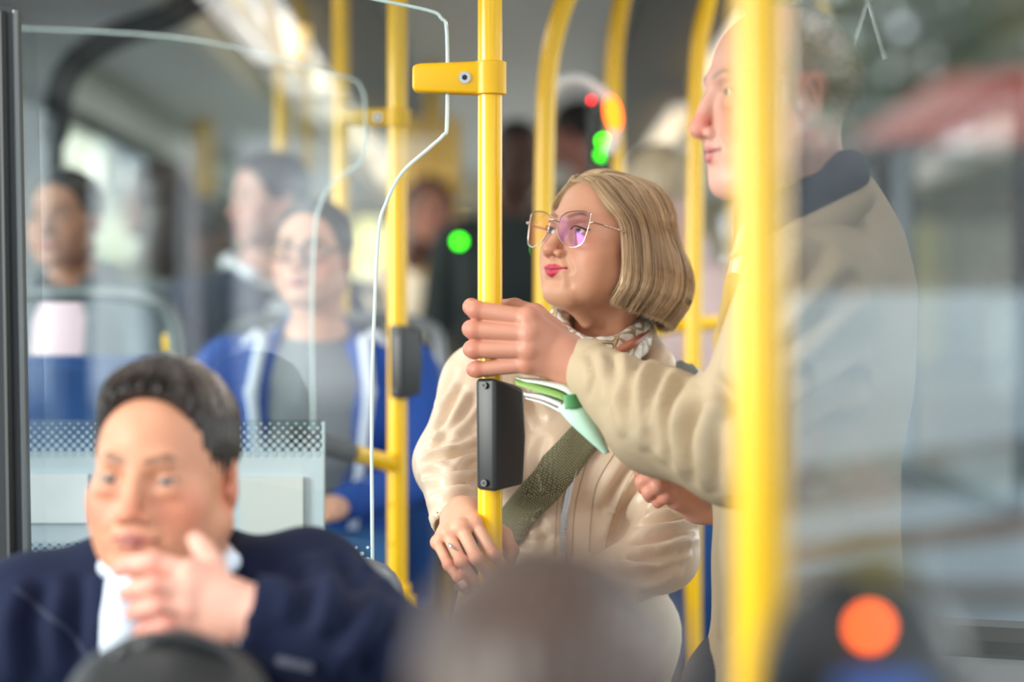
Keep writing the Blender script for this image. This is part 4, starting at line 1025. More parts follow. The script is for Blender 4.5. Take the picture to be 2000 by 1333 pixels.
# ================================================================== BLONDE WOMAN (in focus)
LEA = mat('beige_leather', (230, 203, 178), rough=.33, spec=.5, var=.04, vscale=5, bump=[(700, .18, .0006), (60, .25, .003)])
LEAD = mat('beige_seam', (176, 150, 124), rough=.5)
D = 3.74
ch = P(1180, 474, D)
W_ = thing('person', 'blonde woman with a bob and metal-rimmed glasses in a beige leather jacket', 'person', (P(1130, 0, 3.8)[0], 3.8, 0))
def scalp_w(V, K, paint):
    m = np.clip((V[:, 2]-6.5)/1, 0, 1)*np.clip((V[:, 1]+5.2)/1, 0, 1); m = np.maximum(m, np.clip((V[:, 1]-2.5)/1, 0, 1)*np.clip((V[:, 2]+4)/1, 0, 1))[:, None]; K[:] = K*(1-m)+s2l((150, 118, 88))*m
MH = head_matrix(ch, -50, -11, 2, 1.04)
neckb = MH.inverted() @ Vector(P(1172, 760, 3.83))
V, Q, K = head_geo(h=.14, skin=(208, 152, 124), lip=(196, 50, 78), lipf=1.15, jowl=.4, jw=.88, nose=1.08, nosel=1.02, age=1.1, chin=1.0, cheek=1.1, fat=.12, eye=.44, neck=tuple(neckb), neckr=4.9,
                   brow=(140, 100, 76), browt=.2, blush=.18, smile=1.3, scalp=scalp_w)
# neck folds
Vn = V.copy(); geo = [(xf(MH, V), Q, K)]
# right hand closed on strap in front of the pole
def kz(X, Y, d): return P(X, Y, d)
V, Q, K = hand_geo(.0016, kz(902, 1008, 3.515), [kz(927, 1022, 3.433), kz(900, 1030, 3.425), kz(874, 1042, 3.43), kz(855, 1060, 3.445)],
    [[kz(962, 1082, 3.405), kz(988, 1112, 3.425), kz(1000, 1132, 3.45)], [kz(930, 1090, 3.395), kz(955, 1122, 3.42), kz(972, 1146, 3.445)], [kz(900, 1096, 3.40), kz(922, 1132, 3.415), kz(938, 1158, 3.44)], [kz(876, 1104, 3.415), kz(894, 1128, 3.405), kz(905, 1144, 3.405)]],
    [kz(940, 1015, 3.50), kz(985, 1045, 3.49), kz(1000, 1075, 3.48), kz(994, 1105, 3.47)], r=.0082, palm_r=.013, skin=(222, 166, 138), wr=.024, forearm=kz(882, 958, 3.635), tipred=.3)
geo.append((V, Q, K))
# left hand below, mostly hidden by the head in front
V, Q, K = hand_geo(.0025, kz(1010, 1225, 3.47), [kz(962, 1180, 3.44), kz(955, 1205, 3.43), kz(955, 1230, 3.43), kz(962, 1252, 3.44)],
    [[kz(925, 1172, 3.43), kz(912, 1182, 3.45), kz(915, 1192, 3.465)], [kz(918, 1204, 3.42), kz(908, 1214, 3.445), kz(912, 1222, 3.46)], [kz(918, 1234, 3.42), kz(906, 1242, 3.445), kz(912, 1250, 3.46)], [kz(925, 1260, 3.43), kz(912, 1268, 3.45), kz(916, 1276, 3.46)]],
    [kz(985, 1195, 3.45), kz(960, 1160, 3.46), kz(940, 1150, 3.46), kz(925, 1150, 3.46)], r=.008, palm_r=.013, skin=(224, 170, 148), wr=.023, forearm=kz(1060, 1235, 3.5))
geo.append((V, Q, K))
geo.append(core([('rc', kz(1172, 740, 3.85), kz(1125, 1150, 3.85), .07, .10), ('rc', kz(950, 757, 3.80), kz(1315, 796, 3.85), .04, .04), ('rc', kz(950, 757, 3.80), kz(876, 905, 3.71), .038, .034), ('rc', kz(876, 905, 3.71), kz(895, 970, 3.56), .034, .02), ('rc', kz(1315, 796, 3.85), kz(1290, 1082, 3.69), .04, .034), ('rc', kz(1290, 1082, 3.69), kz(1055, 1234, 3.50), .034, .022)], (210, 156, 130)))
V, Q, K = joinm(geo); meshobj('body', V, Q, SKIN, W_, col=K)
add_eyes(W_, MH, (-14, -6), IRIS)
nail(W_, kz(903, 1141, 3.396), kz(905, 1150, 3.40)-kz(894, 1128, 3.40), (0, -1, .1), .0055, .008)
MB().tube([kz(887, 1070, 3.408)+.0098*np.array([math.cos(a)*.86, -math.sin(a)*.9-.004*0, -math.cos(a)*.5]) for a in np.linspace(0, 6.283, 21)[:-1]], .0016, 8, closed=True).obj('ring', CHROME, W_, smooth=True, label='silver ring')
for s in (-1, 1): MB().tube(xf(MH, catmull([(s*1.95, -8.42, .12), (s*2.7, -8.72, .48), (s*3.5, -8.62, .52), (s*4.55, -7.7, .2), (s*4.95, -7.4, .34)], 5)), .0009, 6).obj('eyelashes', LASH, W_, smooth=True)
# --- hair
rs = np.random.RandomState(3)
def bob_paths(side, n, inner=0):
    u = np.sort(rs.rand(n)); nc = 46
    uc = (np.floor(u*nc)+.5)/nc; u = uc+(u-uc)*.8+rs.normal(size=n)*.004; u = np.clip(u, 0, 1)
    clump = np.random.RandomState(11+side).rand(200)[(uc*nc).astype(int)]
    out = np.zeros((n, 7, 3)); a = lambda v0, v1: v0+(v1-v0)*u
    dep = 1-rs.rand(n)**1.5*.075-inner; dep = dep+(clump-.5)*.03
    px_ = -1.9 if True else 0
    # root along the parting
    ry = a(-6.7, 3.5); rz = 2.4+9.2*np.sqrt(np.clip(1-((ry-1)/9.9)**2-(px_/8.)**2, .05, 1))
    out[:, 0] = np.stack([np.full(n, px_)+side*.15, ry, rz], 1)
    def ell(az, el, R=(8.3, 10.3, 9.4), c=(0, 1.1, 2.4), m=1.0):
        az = np.radians(az); el = np.radians(el)
        return np.stack([side*(c[0]+R[0]*m*np.sin(az)*np.cos(el)), c[1]-R[1]*m*np.cos(az)*np.cos(el), c[2]+R[2]*m*np.sin(el)], 1)*1.0
    uu = u**.85; A = lambda v0, v1: v0+(v1-v0)*uu
    f = np.clip(1-u*5, 0, 1)                                     # front lock weight
    out[:, 1] = ell(A(12, 180), A(38, 58))
    out[:, 2] = ell(A(44, 180), A(14, 32), m=1.02)
    out[:, 3] = ell(A(60, 178), A(-1, 6), m=1.03)
    b = 1+.12*np.sin(np.pi*u)+.30*u
    def low(az, r_, z): az = np.radians(az); return np.stack([side*8.4*r_*np.sin(az), 1.3-10.3*r_*np.cos(az), z], 1)
    out[:, 4] = low(A(66, 178), b*1.03, A(-1.8, -2.4))
    out[:, 5] = low(A(69, 178), b*1.06, A(-6.2, -6.6))
    ez = A(-9.6, -10.6)+rs.normal(size=n)*.28-.4*(clump-.5)
    out[:, 6] = low(A(64, 176), b*.90-(1-dep)*.5, ez)
    cen = np.array([0, 1.1, 0.])
    for k in range(1, 7):
        q = out[:, k]-cen; s_ = dep[:, None]; out[:, k] = cen+q*np.concatenate([s_, s_, np.ones_like(s_) if k > 3 else s_], 1)
    out[:, 1:] += rs.normal(size=(n, 6, 3))*.06
    # resample smoothly
    k = 22; t = np.linspace(0, 6, k); i0 = np.clip(np.floor(t).astype(int), 0, 5); ft = (t-i0)[None, :, None]
    g = lambda j: out[:, np.clip(j, 0, 6)]
    p0, p1, p2, p3 = g(i0-1), g(i0), g(i0+1), g(i0+2)
    Pp = .5*((2*p1)+(-p0+p2)*ft+(2*p0-5*p1+4*p2-p3)*ft**2+(-p0+3*p1-3*p2+p3)*ft**3)
    lo = s2l((104, 74, 50)); hi = s2l((234, 200, 160))
    mixv = np.clip(.5*np.random.RandomState(5+side).rand(200)[(uc*nc).astype(int)]+.5*rs.rand(n)+.1, 0, 1)[:, None]
    return Pp, lo*(1-mixv)+hi*mixv
for side, n in ((1, 7500), (-1, 3200)):
    Pp, cc = bob_paths(side, n)
    strands('hair_lock', Pp, .00042, cc, W_, M=MH)
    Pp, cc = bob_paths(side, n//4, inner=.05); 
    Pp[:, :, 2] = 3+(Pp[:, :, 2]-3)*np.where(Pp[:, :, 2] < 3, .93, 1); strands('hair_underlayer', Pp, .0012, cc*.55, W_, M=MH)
# stray hairs on the crown
Pp, cc = bob_paths(1, 160); Pp = 1.0*Pp; cz = np.array([0, 1.1, 1.]); Pp = cz+(Pp-cz)*(1.0+.055*rs.rand(160)[:, None, None]*np.sin(np.linspace(0, 3.1, 22))[None, :, None])
strands('stray_hair', Pp, .00016, cc*1.2, W_, M=MH)
# --- glasses
GM = mat('rose_metal', (232, 206, 192), rough=.18, metal=1)
RS_ = .93
rim = [(-2.55, 1.7), (-1.5, 2.45), (0, 2.75), (1.7, 2.85), (3.1, 2.65), (3.35, 1.9), (3.2, 0), (2.75, -1.9), (1.6, -2.65), (.1, -2.65), (-1.5, -1.9), (-2.55, -.6), (-2.85, .6)]
GL = thing('spectacles', 'butterfly-shaped metal glasses with purple-tinted reflections worn by the blonde woman', 'glasses', tuple(xf(MH, [(0, -10.5, 0)])[0]))
lg = bpy.data.materials.new('coated_glint_lens'); lg.use_nodes = True; nt = lg.node_tree; nt.nodes.remove(nt.nodes['Principled BSDF'])
tr = nt.nodes.new('ShaderNodeBsdfTransparent'); tr.inputs[0].default_value = (.90, .82, .92, 1)
gl = nt.nodes.new('ShaderNodeBsdfGlossy'); gl.inputs['Roughness'].default_value = .03
tcn = nt.nodes.new('ShaderNodeTexCoord'); wv = nt.nodes.new('ShaderNodeLayerWeight'); rp = nt.nodes.new('ShaderNodeValToRGB')
rp.color_ramp.elements[0].color = (.30, .12, .75, 1); rp.color_ramp.elements[1].color = (1, .30, .12, 1); rp.color_ramp.elements[0].position = .30; rp.color_ramp.elements[1].position = .43  # purple is the coating; the orange end imitates a reflected light
wv.inputs[0].default_value = .5; nt.links.new(wv.outputs['Facing'], rp.inputs[0]); nt.links.new(rp.outputs[0], gl.inputs['Color'])
mx = nt.nodes.new('ShaderNodeMixShader'); mx.inputs[0].default_value = .085
nt.links.new(tr.outputs[0], mx.inputs[1]); nt.links.new(gl.outputs[0], mx.inputs[2]); nt.links.new(mx.outputs[0], nt.nodes['Material Output'].inputs['Surface'])
def gy(x): return -10.2+.022*x*x
for s in (-1, 1):
    pr = catmull([(s*(3.6+a*RS_), gy(3.6+a*RS_), -.2+b*.97) for a, b in rim], 5, closed=True)
    MB().tube(xf(MH, pr), .00085, 8, closed=True).obj('rim', GM, GL, smooth=True)
    c0 = np.mean(pr, 0)-np.array([0, .28, 0]); V = [c0]; n = len(pr); Fc = []
    for ring_, k in ((1, .5), (2, 1.0)):
        for q in pr: e = c0+(np.array(q)-c0)*k; e[1] = c0[1]+(q[1]-c0[1])*k*k; V.append(e)
    for i in range(n): Fc.append([0, 1+i, 1+(i+1) % n]); Fc.append([1+i, 1+n+i, 1+n+(i+1) % n, 1+(i+1) % n])
    meshobj('lens', xf(MH, V), Fc, lg, GL)
    MB().tube(xf(MH, [(s*7.0, gy(7.0), .9), (s*7.45, gy(7.0)+.3, .95), (s*7.75, gy(7)+1.6, .9), (s*7.9, -3.5, .8), (s*7.8, 1.0, .7), (s*7.5, 2.6, -.6)]), [.0016, .0016, .0013, .0012, .0012, .0014], 8).obj('temple', GM, GL, smooth=True)
    mb = MB()
    for i in range(7): mb.sphere(xf(MH, [(s*(7.78+.01*i), gy(7)+1.9+.45*i, .88)])[0], .0021, 8, 6)
    mb.obj('beading', GM, GL, smooth=True)
    MB().sphere(xf(MH, [(s*7.15, gy(7.0)-.1, .9)])[0], .0026, 10, 8).obj('hinge', GM, GL, smooth=True)
MB().tube(xf(MH, catmull([(-1.15, gy(1.1), .75), (-.5, -10.6, 1.0), (.5, -10.6, 1.0), (1.15, gy(1.1), .75)], 4)), .0012, 8).obj('bridge', GM, GL, smooth=True)
# --- jacket
sh_r, el_r, wr_r = kz(942, 752, 3.78), kz(874, 905, 3.70), kz(890, 1018, 3.54)
sh_l, el_l, wr_l = kz(1322, 796, 3.84), kz(1292, 1082, 3.68), kz(1040, 1228, 3.50)
parts = [('rc', sh_r, sh_l, .058, .062), ('el', kz(1130, 880, 3.84), (.165, .105, .17)), ('el', kz(1122, 1120, 3.83), (.150, .105, .2)),
         ('rc', kz(1172, 690, 3.86), kz(1160, 790, 3.86), .062, .10),
         ('el', kz(1080, 905, 3.76), (.062, .055, .065)), ('el', kz(1195, 910, 3.77), (.062, .055, .065)),
         ('rc', sh_r, el_r, .060, .049), ('rc', el_r, wr_r, .049, .037), ('rc', sh_l, el_l, .064, .052), ('rc', el_l, wr_l, .052, .036)]
folds = []
for i in range(9):      # creases across the sleeves
    y = 770+i*26; c0 = kz(812+abs(i-6)*3+rs.randint(-8, 8), y, 3.68); c1 = kz(905, y-38+rs.randint(-14, 14), 3.70)
    folds = folds
for i in range(6):
    y = 980+i*24; folds = folds
for i in range(0): folds.append((kz(1260+i*14, 840+i*10, 3.74), kz(1190+i*6, 1040+i*12, 3.70), .008, .022, True))
cuts = [('rc', kz(1168, 560, 3.80), kz(1168, 715, 3.80), .060, .052), ('rc', kz(892, 1028, 3.535), kz(900, 1075, 3.50), .031, .045)]
jo, JV, JQ = garment('jacket', parts, LEA, W_, h=.0048, k=.03, wr=(.0014, 34), seed=4, cuts=cuts, ret=True, creases=[
    ([(905, 752), (878, 800), (858, 850)], .006, .008), ([(925, 770), (905, 815), (850, 872)], .007, .007), ([(940, 800), (900, 850), (826, 884)], .007, .007), ([(935, 838), (890, 872), (840, 880)], .006, .006),
    ([(930, 872), (880, 896), (818, 905)], .007, .007), ([(935, 900), (890, 925), (822, 925)], .006, .006), ([(940, 940), (880, 950), (824, 962)], .006, .008), ([(935, 970), (890, 972), (835, 1000)], .004, .006), ([(890, 720), (870, 770), (850, 800)], .004, .007),
    ([(1376, 960), (1330, 985), (1262, 1000)], .008, .008), ([(1372, 992), (1320, 1016), (1240, 1030)], .008, .007), ([(1358, 1030), (1300, 1050), (1236, 1062)], .008, .008), ([(1345, 1064), (1290, 1090), (1225, 1092)], .007, .007), ([(1330, 1095), (1260, 1125), (1190, 1112)], .007, .008),
    ([(1378, 920), (1320, 930), (1280, 955)], .006, .008), ([(1260, 930), (1225, 985), (1200, 1060)], .008, .009), ([(1240, 900), (1205, 950), (1180, 1000)], .006, .008), ([(1065, 850), (1050, 905), (1062, 960)], .004, .010), ([(1040, 1010), (1064, 1045), (1060, 1080)], .004, .008),
    ([(1010, 740), (1040, 790), (1060, 830)], .004, .008), ([(1385, 790), (1372, 850), (1380, 900)], .005, .008), ([(1000, 1050), (1050, 1060), (1100, 1040)], .003, .008)])
jt = bvh(JV, JQ)
# collar: standing band open at the front
cp = [kz(1092, 640, 3.74), kz(1075, 668, 3.72), kz(1090, 715, 3.70), kz(1125, 770, 3.71)]
garment('collar', [('rc', kz(1258, 650, 3.80), kz(1292, 712, 3.78), .016, .020), ('rc', kz(1292, 712, 3.78), kz(1240, 780, 3.735), .018, .014), ('rc', kz(1258, 650, 3.80), kz(1225, 628, 3.90), .016, .016),
        ('rc', kz(1225, 628, 3.90), kz(1120, 620, 3.90), .016, .016), ('rc', kz(1120, 620, 3.90), kz(1072, 655, 3.79), .016, .014), ('rc', kz(1072, 655, 3.79), kz(1065, 700, 3.75), .014, .012)], LEA, W_, h=.005, k=.012, wr=(.001, 40))
# seams, zip, strap
ribbon(jt, [(1302, 712), (1258, 745), (1196, 800), (1130, 870), (1062, 950), (1000, 1030), (955, 1100)], [62, 66, 72, 76, 76, 74, 70], 'bag_strap', None or mat('olive_webbing', (104, 100, 74), rough=.7, var=.1, vscale=200), W_, lift=.007, label='olive webbing strap with metallic thread')
# metallic thread flecks woven in the strap
V = []; Fc = []; cl = catmull([(1302, 712, 62), (1258, 745, 66), (1196, 800, 72), (1130, 870, 76), (1062, 950, 76), (1000, 1030, 74), (955, 1100, 70)], 24)
for i in range(0, len(cl)-1):
    t_ = (cl[i+1]-cl[i])[:2]; t_ = t_/np.linalg.norm(t_); s_ = np.array([-t_[1], t_[0]])
    for j in range(15):
        u = ((j+.5*(i % 2))/14.5-.5)*.88*cl[i][2]
        p, nr = hit(jt, cl[i][0]+s_[0]*u, cl[i][1]+s_[1]*u, .0095)
        if p is None: continue
        b = len(V); a_ = .00075
        V += [p+np.array([-a_, 0, 0]), p+np.array([0, 0, -a_]), p+np.array([a_, 0, 0]), p+np.array([0, 0, a_])]; Fc.append([b, b+1, b+2, b+3])
o = meshobj('metallic_thread', V, Fc, mat('gold_thread', (214, 206, 160), rough=.3, metal=.6), W_, smooth=False); o['kind'] = 'stuff'
zl = [(1150, 838), (1128, 890), (1112, 945), (1103, 1000), (1099, 1062), (1098, 1100)]
seam(jt, zl, .0058, 'zip_tape', mat('zip_tape', (196, 186, 172), rough=.6), W_, lift=.0008)
pth, nn = surf_line(jt, zl, 22, .0035); zm = MB()
for i in range(0, len(pth)-1):
    dd = pth[i+1]-pth[i]
    for s in (-1, 1): zm.box(pth[i]+nn[i]*.002+np.array([s*.0024, 0, 0]), (.0044, .0026, .0013))
o = zm.obj('zip_teeth', CHROME, W_); o['kind'] = 'stuff'
for nm, l in (('seam', [(1136, 842), (1112, 895), (1096, 950), (1087, 1005), (1083, 1090)]), ('seam', [(1168, 850), (1146, 905), (1130, 960), (1121, 1010), (1117, 1090)]), ('seam', [(1204, 880), (1168, 940), (1156, 1000), (1150, 1080)]),
              ('seam', [(1252, 900), (1222, 950), (1198, 1010), (1182, 1070)]), ('seam', [(1075, 720), (1052, 742), (1030, 775), (1000, 830)])):
    seam(jt, l, .0007, nm, LEAD, W_, lift=.0004)
seam(jt, [(1385, 800), (1352, 772), (1320, 745), (1296, 722)], .0009, 'shoulder_seam', LEAD, W_)
# strap piece on the far shoulder
ribbon(jt, [(1250, 700), (1290, 706), (1330, 722), (1352, 742)], [30, 34, 36, 30], 'shoulder_strap', mat('slate_strap', (96, 100, 92), rough=.6), W_, lift=.006)
# hanging strap below the hand
MB().prism([(P(x, y, 3.46)[0], P(x, y, 3.46)[2]) for x, y in ((899, 1136), (932, 1140), (905, 1236), (876, 1236))], 3.455, 3.459).obj('strap_end', mat('strap_pale', (188, 190, 158), rough=.6), W_)
MB().box(P(912, 1146, 3.452), (.034, .012, .02), R=Matrix.Rotation(math.radians(25), 3, 'Y'), bev=.003).obj('strap_keeper', mat('keeper', (92, 86, 78), rough=.6), W_)
# --- scarf
sm = bpy.data.materials.new('patterned_scarf'); sm.use_nodes = True; nt = sm.node_tree; N = nt.nodes; Lk = nt.links
bs = N['Principled BSDF']; bs.inputs['Roughness'].default_value = .4; bs.inputs['Sheen Weight'].default_value = .3
tc = N.new('ShaderNodeTexCoord'); vo = N.new('ShaderNodeTexVoronoi'); vo.feature = 'DISTANCE_TO_EDGE'; vo.inputs['Scale'].default_value = 36; vo.inputs['Randomness'].default_value = .75
Lk.new(tc.outputs['Object'], vo.inputs['Vector'])
cr = N.new('ShaderNodeValToRGB'); el_ = cr.color_ramp.elements; cr.color_ramp.interpolation = 'CONSTANT'
el_[0].position = 0; el_[0].color = col4((216, 170, 110)); el_[1].position = .045; el_[1].color = col4((36, 30, 56))
for pp, c_ in ((.085, (238, 230, 220)), (.33, (44, 36, 62)), (.37, (236, 226, 216)), (.42, (62, 48, 66))):
    e_ = el_.new(pp); e_.color = col4(c_)
Lk.new(vo.outputs['Distance'], cr.inputs[0]); Lk.new(cr.outputs[0], bs.inputs['Base Color'])
ringp = [kz(1090, 632, 3.745), kz(1108, 662, 3.715), kz(1140, 680, 3.70), kz(1185, 684, 3.70), kz(1228, 668, 3.73), kz(1256, 640, 3.79), kz(1240, 612, 3.88), kz(1180, 600, 3.92), kz(1120, 606, 3.86)]
S = SDF(np.min(ringp, 0)-.05, np.max(ringp, 0)+.05, .003)
for dz, rr, off in ((.006, .0125, 0), (-.012, .013, .006), (-.026, .011, .010)):
    rp_ = catmull([q+np.array([0, -off, dz]) for q in ringp], 5, closed=True); n = len(rp_)
    for i in range(n): S.rc(rp_[i], rp_[(i+1) % n], rr, rr, k=.004)
S.rc(kz(1238, 672, 3.715), kz(1190, 704, 3.70), .009, .012, k=.004); S.rc(kz(1190, 704, 3.70), kz(1215, 735, 3.70), .012, .006, k=.006)
V, Q = S.mesh(); V = V+vnorm(V, Q)*wob(V, .0016, 130, 2)[:, None]; meshobj('scarf', V, Q, sm, W_, label='white silk scarf with navy and ochre curving lines')
MB().tube(catmull([kz(1262, 650, 3.765), kz(1240, 668, 3.706), kz(1212, 684, 3.692), kz(1186, 702, 3.685)], 5), [.006]*5+[.0075]*5+[.006]*6, 10).obj('scarf_twist', mat('scarf_rust', (168, 102, 78), rough=.4), W_, smooth=True, label='rust-coloured twisted edge of the scarf')
# --- legs
trousers(W_, [kz(1060, 1280, 3.84), kz(1190, 1280, 3.84)], [(P(1060, 0, 3.84)[0], 3.82, .5), (P(1190, 0, 3.84)[0], 3.82, .5)], [(P(1055, 0, 3.84)[0], 3.86, .05), (P(1195, 0, 3.84)[0], 3.86, .05)], (206, 190, 168), w_=.095)
# ================================================================== BALD MAN
COAT = mat('sand_coat', (180, 160, 132), rough=.8, var=.08, vscale=10, bump=[(500, .15, .0005), (45, .3, .004)])
cm = P(1518, 186, 3.24)
MN = thing('person', 'tall balding man in a sand coat holding the centre pole', 'person', (P(1590, 0, 3.34)[0], 3.34, 0))
MM = head_matrix(cm, -74, 1, 0, 1.10)
def long_low(V): V = V.copy(); z = V[:, 2]; V[:, 2] = np.where(z < 0, z*np.where(z > -13, 1.16, 1.0+.16*13/np.maximum(-z, 13)), z); return V
def scalp_m(V, K, paint):
    Vf = V.astype(np.float32)
    x, y, z = V[:, 0], V[:, 1], V[:, 2]
    m = np.clip((z-(-4.5+.9*np.maximum(-y+1, 0)*.9))/1.5, 0, 1)*np.clip((y+2.6+.25*np.maximum(z-3, 0)*-1.4)/1.6, 0, 1)*np.clip((np.abs(x)*.0+1), 0, 1)
    m *= np.where((np.abs(x) > 6.6) & (z < 2.2) & (y > -.2) & (y < 3.4), .1, 1)
    m = m[:, None]*.5; K[:] = K*(1-m)+s2l((160, 150, 136))*m
    b = np.clip(1-np.abs(sd_rc(Vf, (-5, -3, -8.5), (5, -3, -8.5), 3.5, 3.5))/2.5, 0, 1)[:, None]*np.clip((-z-5.5)/2, 0, 1)[:, None]*.28
    K[:] = K*(1-b)+s2l((214, 206, 200))*b
nkm = MM.inverted() @ Vector(P(1590, 470, 3.32))
V, Q, K = head_geo(h=.2, skin=(222, 168, 150), lip=(196, 116, 116), lipf=.75, jw=1.0, nose=1.12, nosel=1.12, age=.9, chin=1.0, fat=.08, eye=.42, neck=tuple(nkm), neckr=5.6, brow=(150, 130, 112), browt=.22, blush=.5, smile=.8, scalp=scalp_m, mouth_open=.55)
geo = [(xf(MM, long_low(V)), Q, K)]
pxm = PX1
def kp(X, Y, dy): return P(X, Y, PY1+dy)
V, Q, K = hand_geo(.0017, kp(1108, 702, -.035), [kp(1032, 622, -.052), kp(1035, 652, -.056), kp(1034, 683, -.055), kp(1030, 712, -.048)],
    [[kp(930, 606, -.034), kp(921, 600, .012), kp(945, 604, .034)], [kp(926, 645, -.036), kp(920, 643, .012), kp(946, 648, .036)], [kp(926, 683, -.036), kp(921, 682, .012), kp(948, 686, .036)], [kp(932, 722, -.032), kp(926, 722, .012), kp(950, 724, .034)]],
    [kp(1085, 655, -.01), kp(1045, 615, .012), kp(1005, 602, .034), kp(970, 600, .046)], r=.0118, palm_r=.0175, skin=(192, 134, 112), wr=.029, forearm=P(1165, 745, 3.40), tipred=.25)
geo.append((V, Q, K))
# far hand, fingers showing under the near sleeve
V, Q, K = hand_geo(.0025, P(1360, 975, 3.50), [P(1312, 930, 3.47), P(1308, 945, 3.455), P(1312, 962, 3.45), P(1322, 978, 3.455)],
    [[P(1268, 908, 3.46), P(1252, 918, 3.475), P(1250, 930, 3.49)], [P(1272, 930, 3.44), P(1256, 942, 3.45), P(1256, 955, 3.47)], [P(1284, 950, 3.435), P(1268, 962, 3.445), P(1268, 972, 3.465)], [P(1300, 970, 3.44), P(1286, 978, 3.45), P(1284, 984, 3.47)]],
    [P(1330, 925, 3.48), P(1290, 895, 3.49), P(1262, 888, 3.49), P(1245, 890, 3.49)], r=.0105, palm_r=.016, skin=(206, 150, 128), wr=.028, forearm=P(1420, 990, 3.50))
geo.append((V, Q, K))
geo.append(core([('rc', P(1600, 500, 3.37), P(1580, 1000, 3.40), .08, .11), ('rc', P(1590, 560, 3.24), P(1600, 560, 3.54), .05, .05), ('rc', P(1580, 560, 3.22), P(1440, 878, 3.245), .045, .04), ('rc', P(1440, 878, 3.245), P(1165, 740, 3.40), .04, .026), ('rc', P(1580, 560, 3.56), P(1500, 900, 3.60), .045, .04), ('rc', P(1500, 900, 3.60), P(1410, 988, 3.50), .04, .026)], (206, 150, 128)))
V, Q, K = joinm(geo); meshobj('body', V, Q, SKIN, MN, col=K)
add_eyes(MN, MM, (-5, 2), IRIS)
# short grey hair: fine stubble strands on back and sides
n = 5200; q = rs.normal(size=(n*3, 3)); q /= np.linalg.norm(q, axis=1, keepdims=True); p_ = np.array([0, .9, 2.8])+q*np.array([7.2, 9.1, 8.1])*1.0
ok = (p_[:, 2] > -3.5+.8*np.maximum(-p_[:, 1]+1, 0)) & (p_[:, 1] > -2.4+.35*np.maximum(p_[:, 2]-3, 0)) & ~((np.abs(p_[:, 0]) > 6.4) & (p_[:, 2] < 2.5) & (p_[:, 1] > -1) & (p_[:, 1] < 3.6))
p_ = p_[ok][:n]; q = q[ok][:n]; L0 = .55+.35*rs.rand(len(p_))
dirn = q*.75+np.array([0, .5, -.35])+rs.normal(size=q.shape)*.2
path = np.stack([p_-q*.1, p_+dirn*(L0*.5)[:, None], p_+(dirn+np.array([0, .2, -.3]))*L0[:, None]], 1)
cc = s2l((168, 158, 142))*(.6+.8*rs.rand(len(p_)))[:, None]
strands('cropped_hair', path, .00034, cc, MN, M=MM)
# far-side glow tuft on crown
# coat
sh = P(1575, 560, 3.20); elb = P(1440, 872, 3.24); cf = P(1138, 712, 3.415)
parts = [('el', P(1600, 640, 3.40), (.135, .19, .25)), ('el', P(1575, 960, 3.40), (.130, .18, .34)), ('el', P(1575, 1300, 3.40), (.136, .18, .34)), ('rc', P(1600, 545, 3.24), P(1620, 545, 3.56), .085, .085),
         ('rc', P(1600, 440, 3.38), P(1600, 560, 3.38), .072, .12), ('rc', sh, elb, .086, .070), ('rc', elb, P(1290, 826, 3.32), .078, .074), ('rc', P(1290, 826, 3.32), cf, .074, .037, .02),
         ('rc', P(1580, 560, 3.58), P(1500, 900, 3.60), .08, .065), ('rc', P(1500, 900, 3.60), P(1352, 962, 3.51), .06, .042),
         ('rc', P(1575, 1400, 3.40), (P(1575, 0, 3.40)[0], 3.40, .72), .16, .18)]
folds = []
for (a, b) in (((1190, 700), (1215, 820)), ((1235, 720), (1232, 850)), ((1280, 740), (1262, 880)), ((1320, 745), (1305, 905)), ((1362, 770), (1352, 940)), ((1400, 800), (1395, 960)), ((1160, 690), (1150, 790)), ((1430, 760), (1462, 900))):
    folds.append((P(a[0], a[1], 3.262), P(b[0]+rs.randint(-10, 10), b[1], 3.262), .010, .030, True))
folds += [(P(1500, 640, 3.13), P(1600, 470, 3.16), .008, .03, True), (P(1520, 700, 3.13), P(1660, 540, 3.16), .008, .03, True)]
cuts = [('rc', P(1520, 350, 3.33), P(1545, 440, 3.34), .068, .062), ('rc', P(1127, 700, 3.42), P(1100, 690, 3.43), .029, .04), ('rc', P(1425, 470, 3.36), P(1425, 560, 3.38), .035, .03)]
co, CV, CQ = garment('coat', parts, COAT, MN, h=.0065, k=.035, wr=(.0025, 26), seed=8, cuts=cuts, ret=True, creases=[
    ([(1190, 690), (1205, 740), (1190, 800)], .006, .009), ([(1245, 700), (1228, 760), (1240, 850)], .009, .011), ([(1290, 715), (1268, 790), (1285, 880)], .010, .011), ([(1335, 740), (1305, 820), (1320, 915)], .010, .011),
    ([(1385, 765), (1350, 850), (1362, 950)], .011, .012), ([(1420, 800), (1398, 880), (1400, 965)], .010, .012), ([(1150, 690), (1165, 730), (1150, 780)], .004, .007), ([(1395, 740), (1440, 800), (1450, 880)], .010, .012),
    ([(1500, 640), (1560, 560), (1610, 470)], .012, .014), ([(1520, 700), (1590, 620), (1680, 540)], .012, .014), ([(1430, 1000), (1440, 1120), (1425, 1260)], .008, .016), ([(1560, 820), (1620, 760), (1700, 740)], .010, .016)])
ct = bvh(CV, CQ)
# cuff band
garment('cuff', [('rc', P(1150, 716, 3.405), P(1122, 702, 3.42), .0375, .036)], COAT, MN, h=.004, k=.01, wr=(.0015, 90), cuts=[('rc', P(1140, 712, 3.41), P(1090, 686, 3.44), .030, .034)])
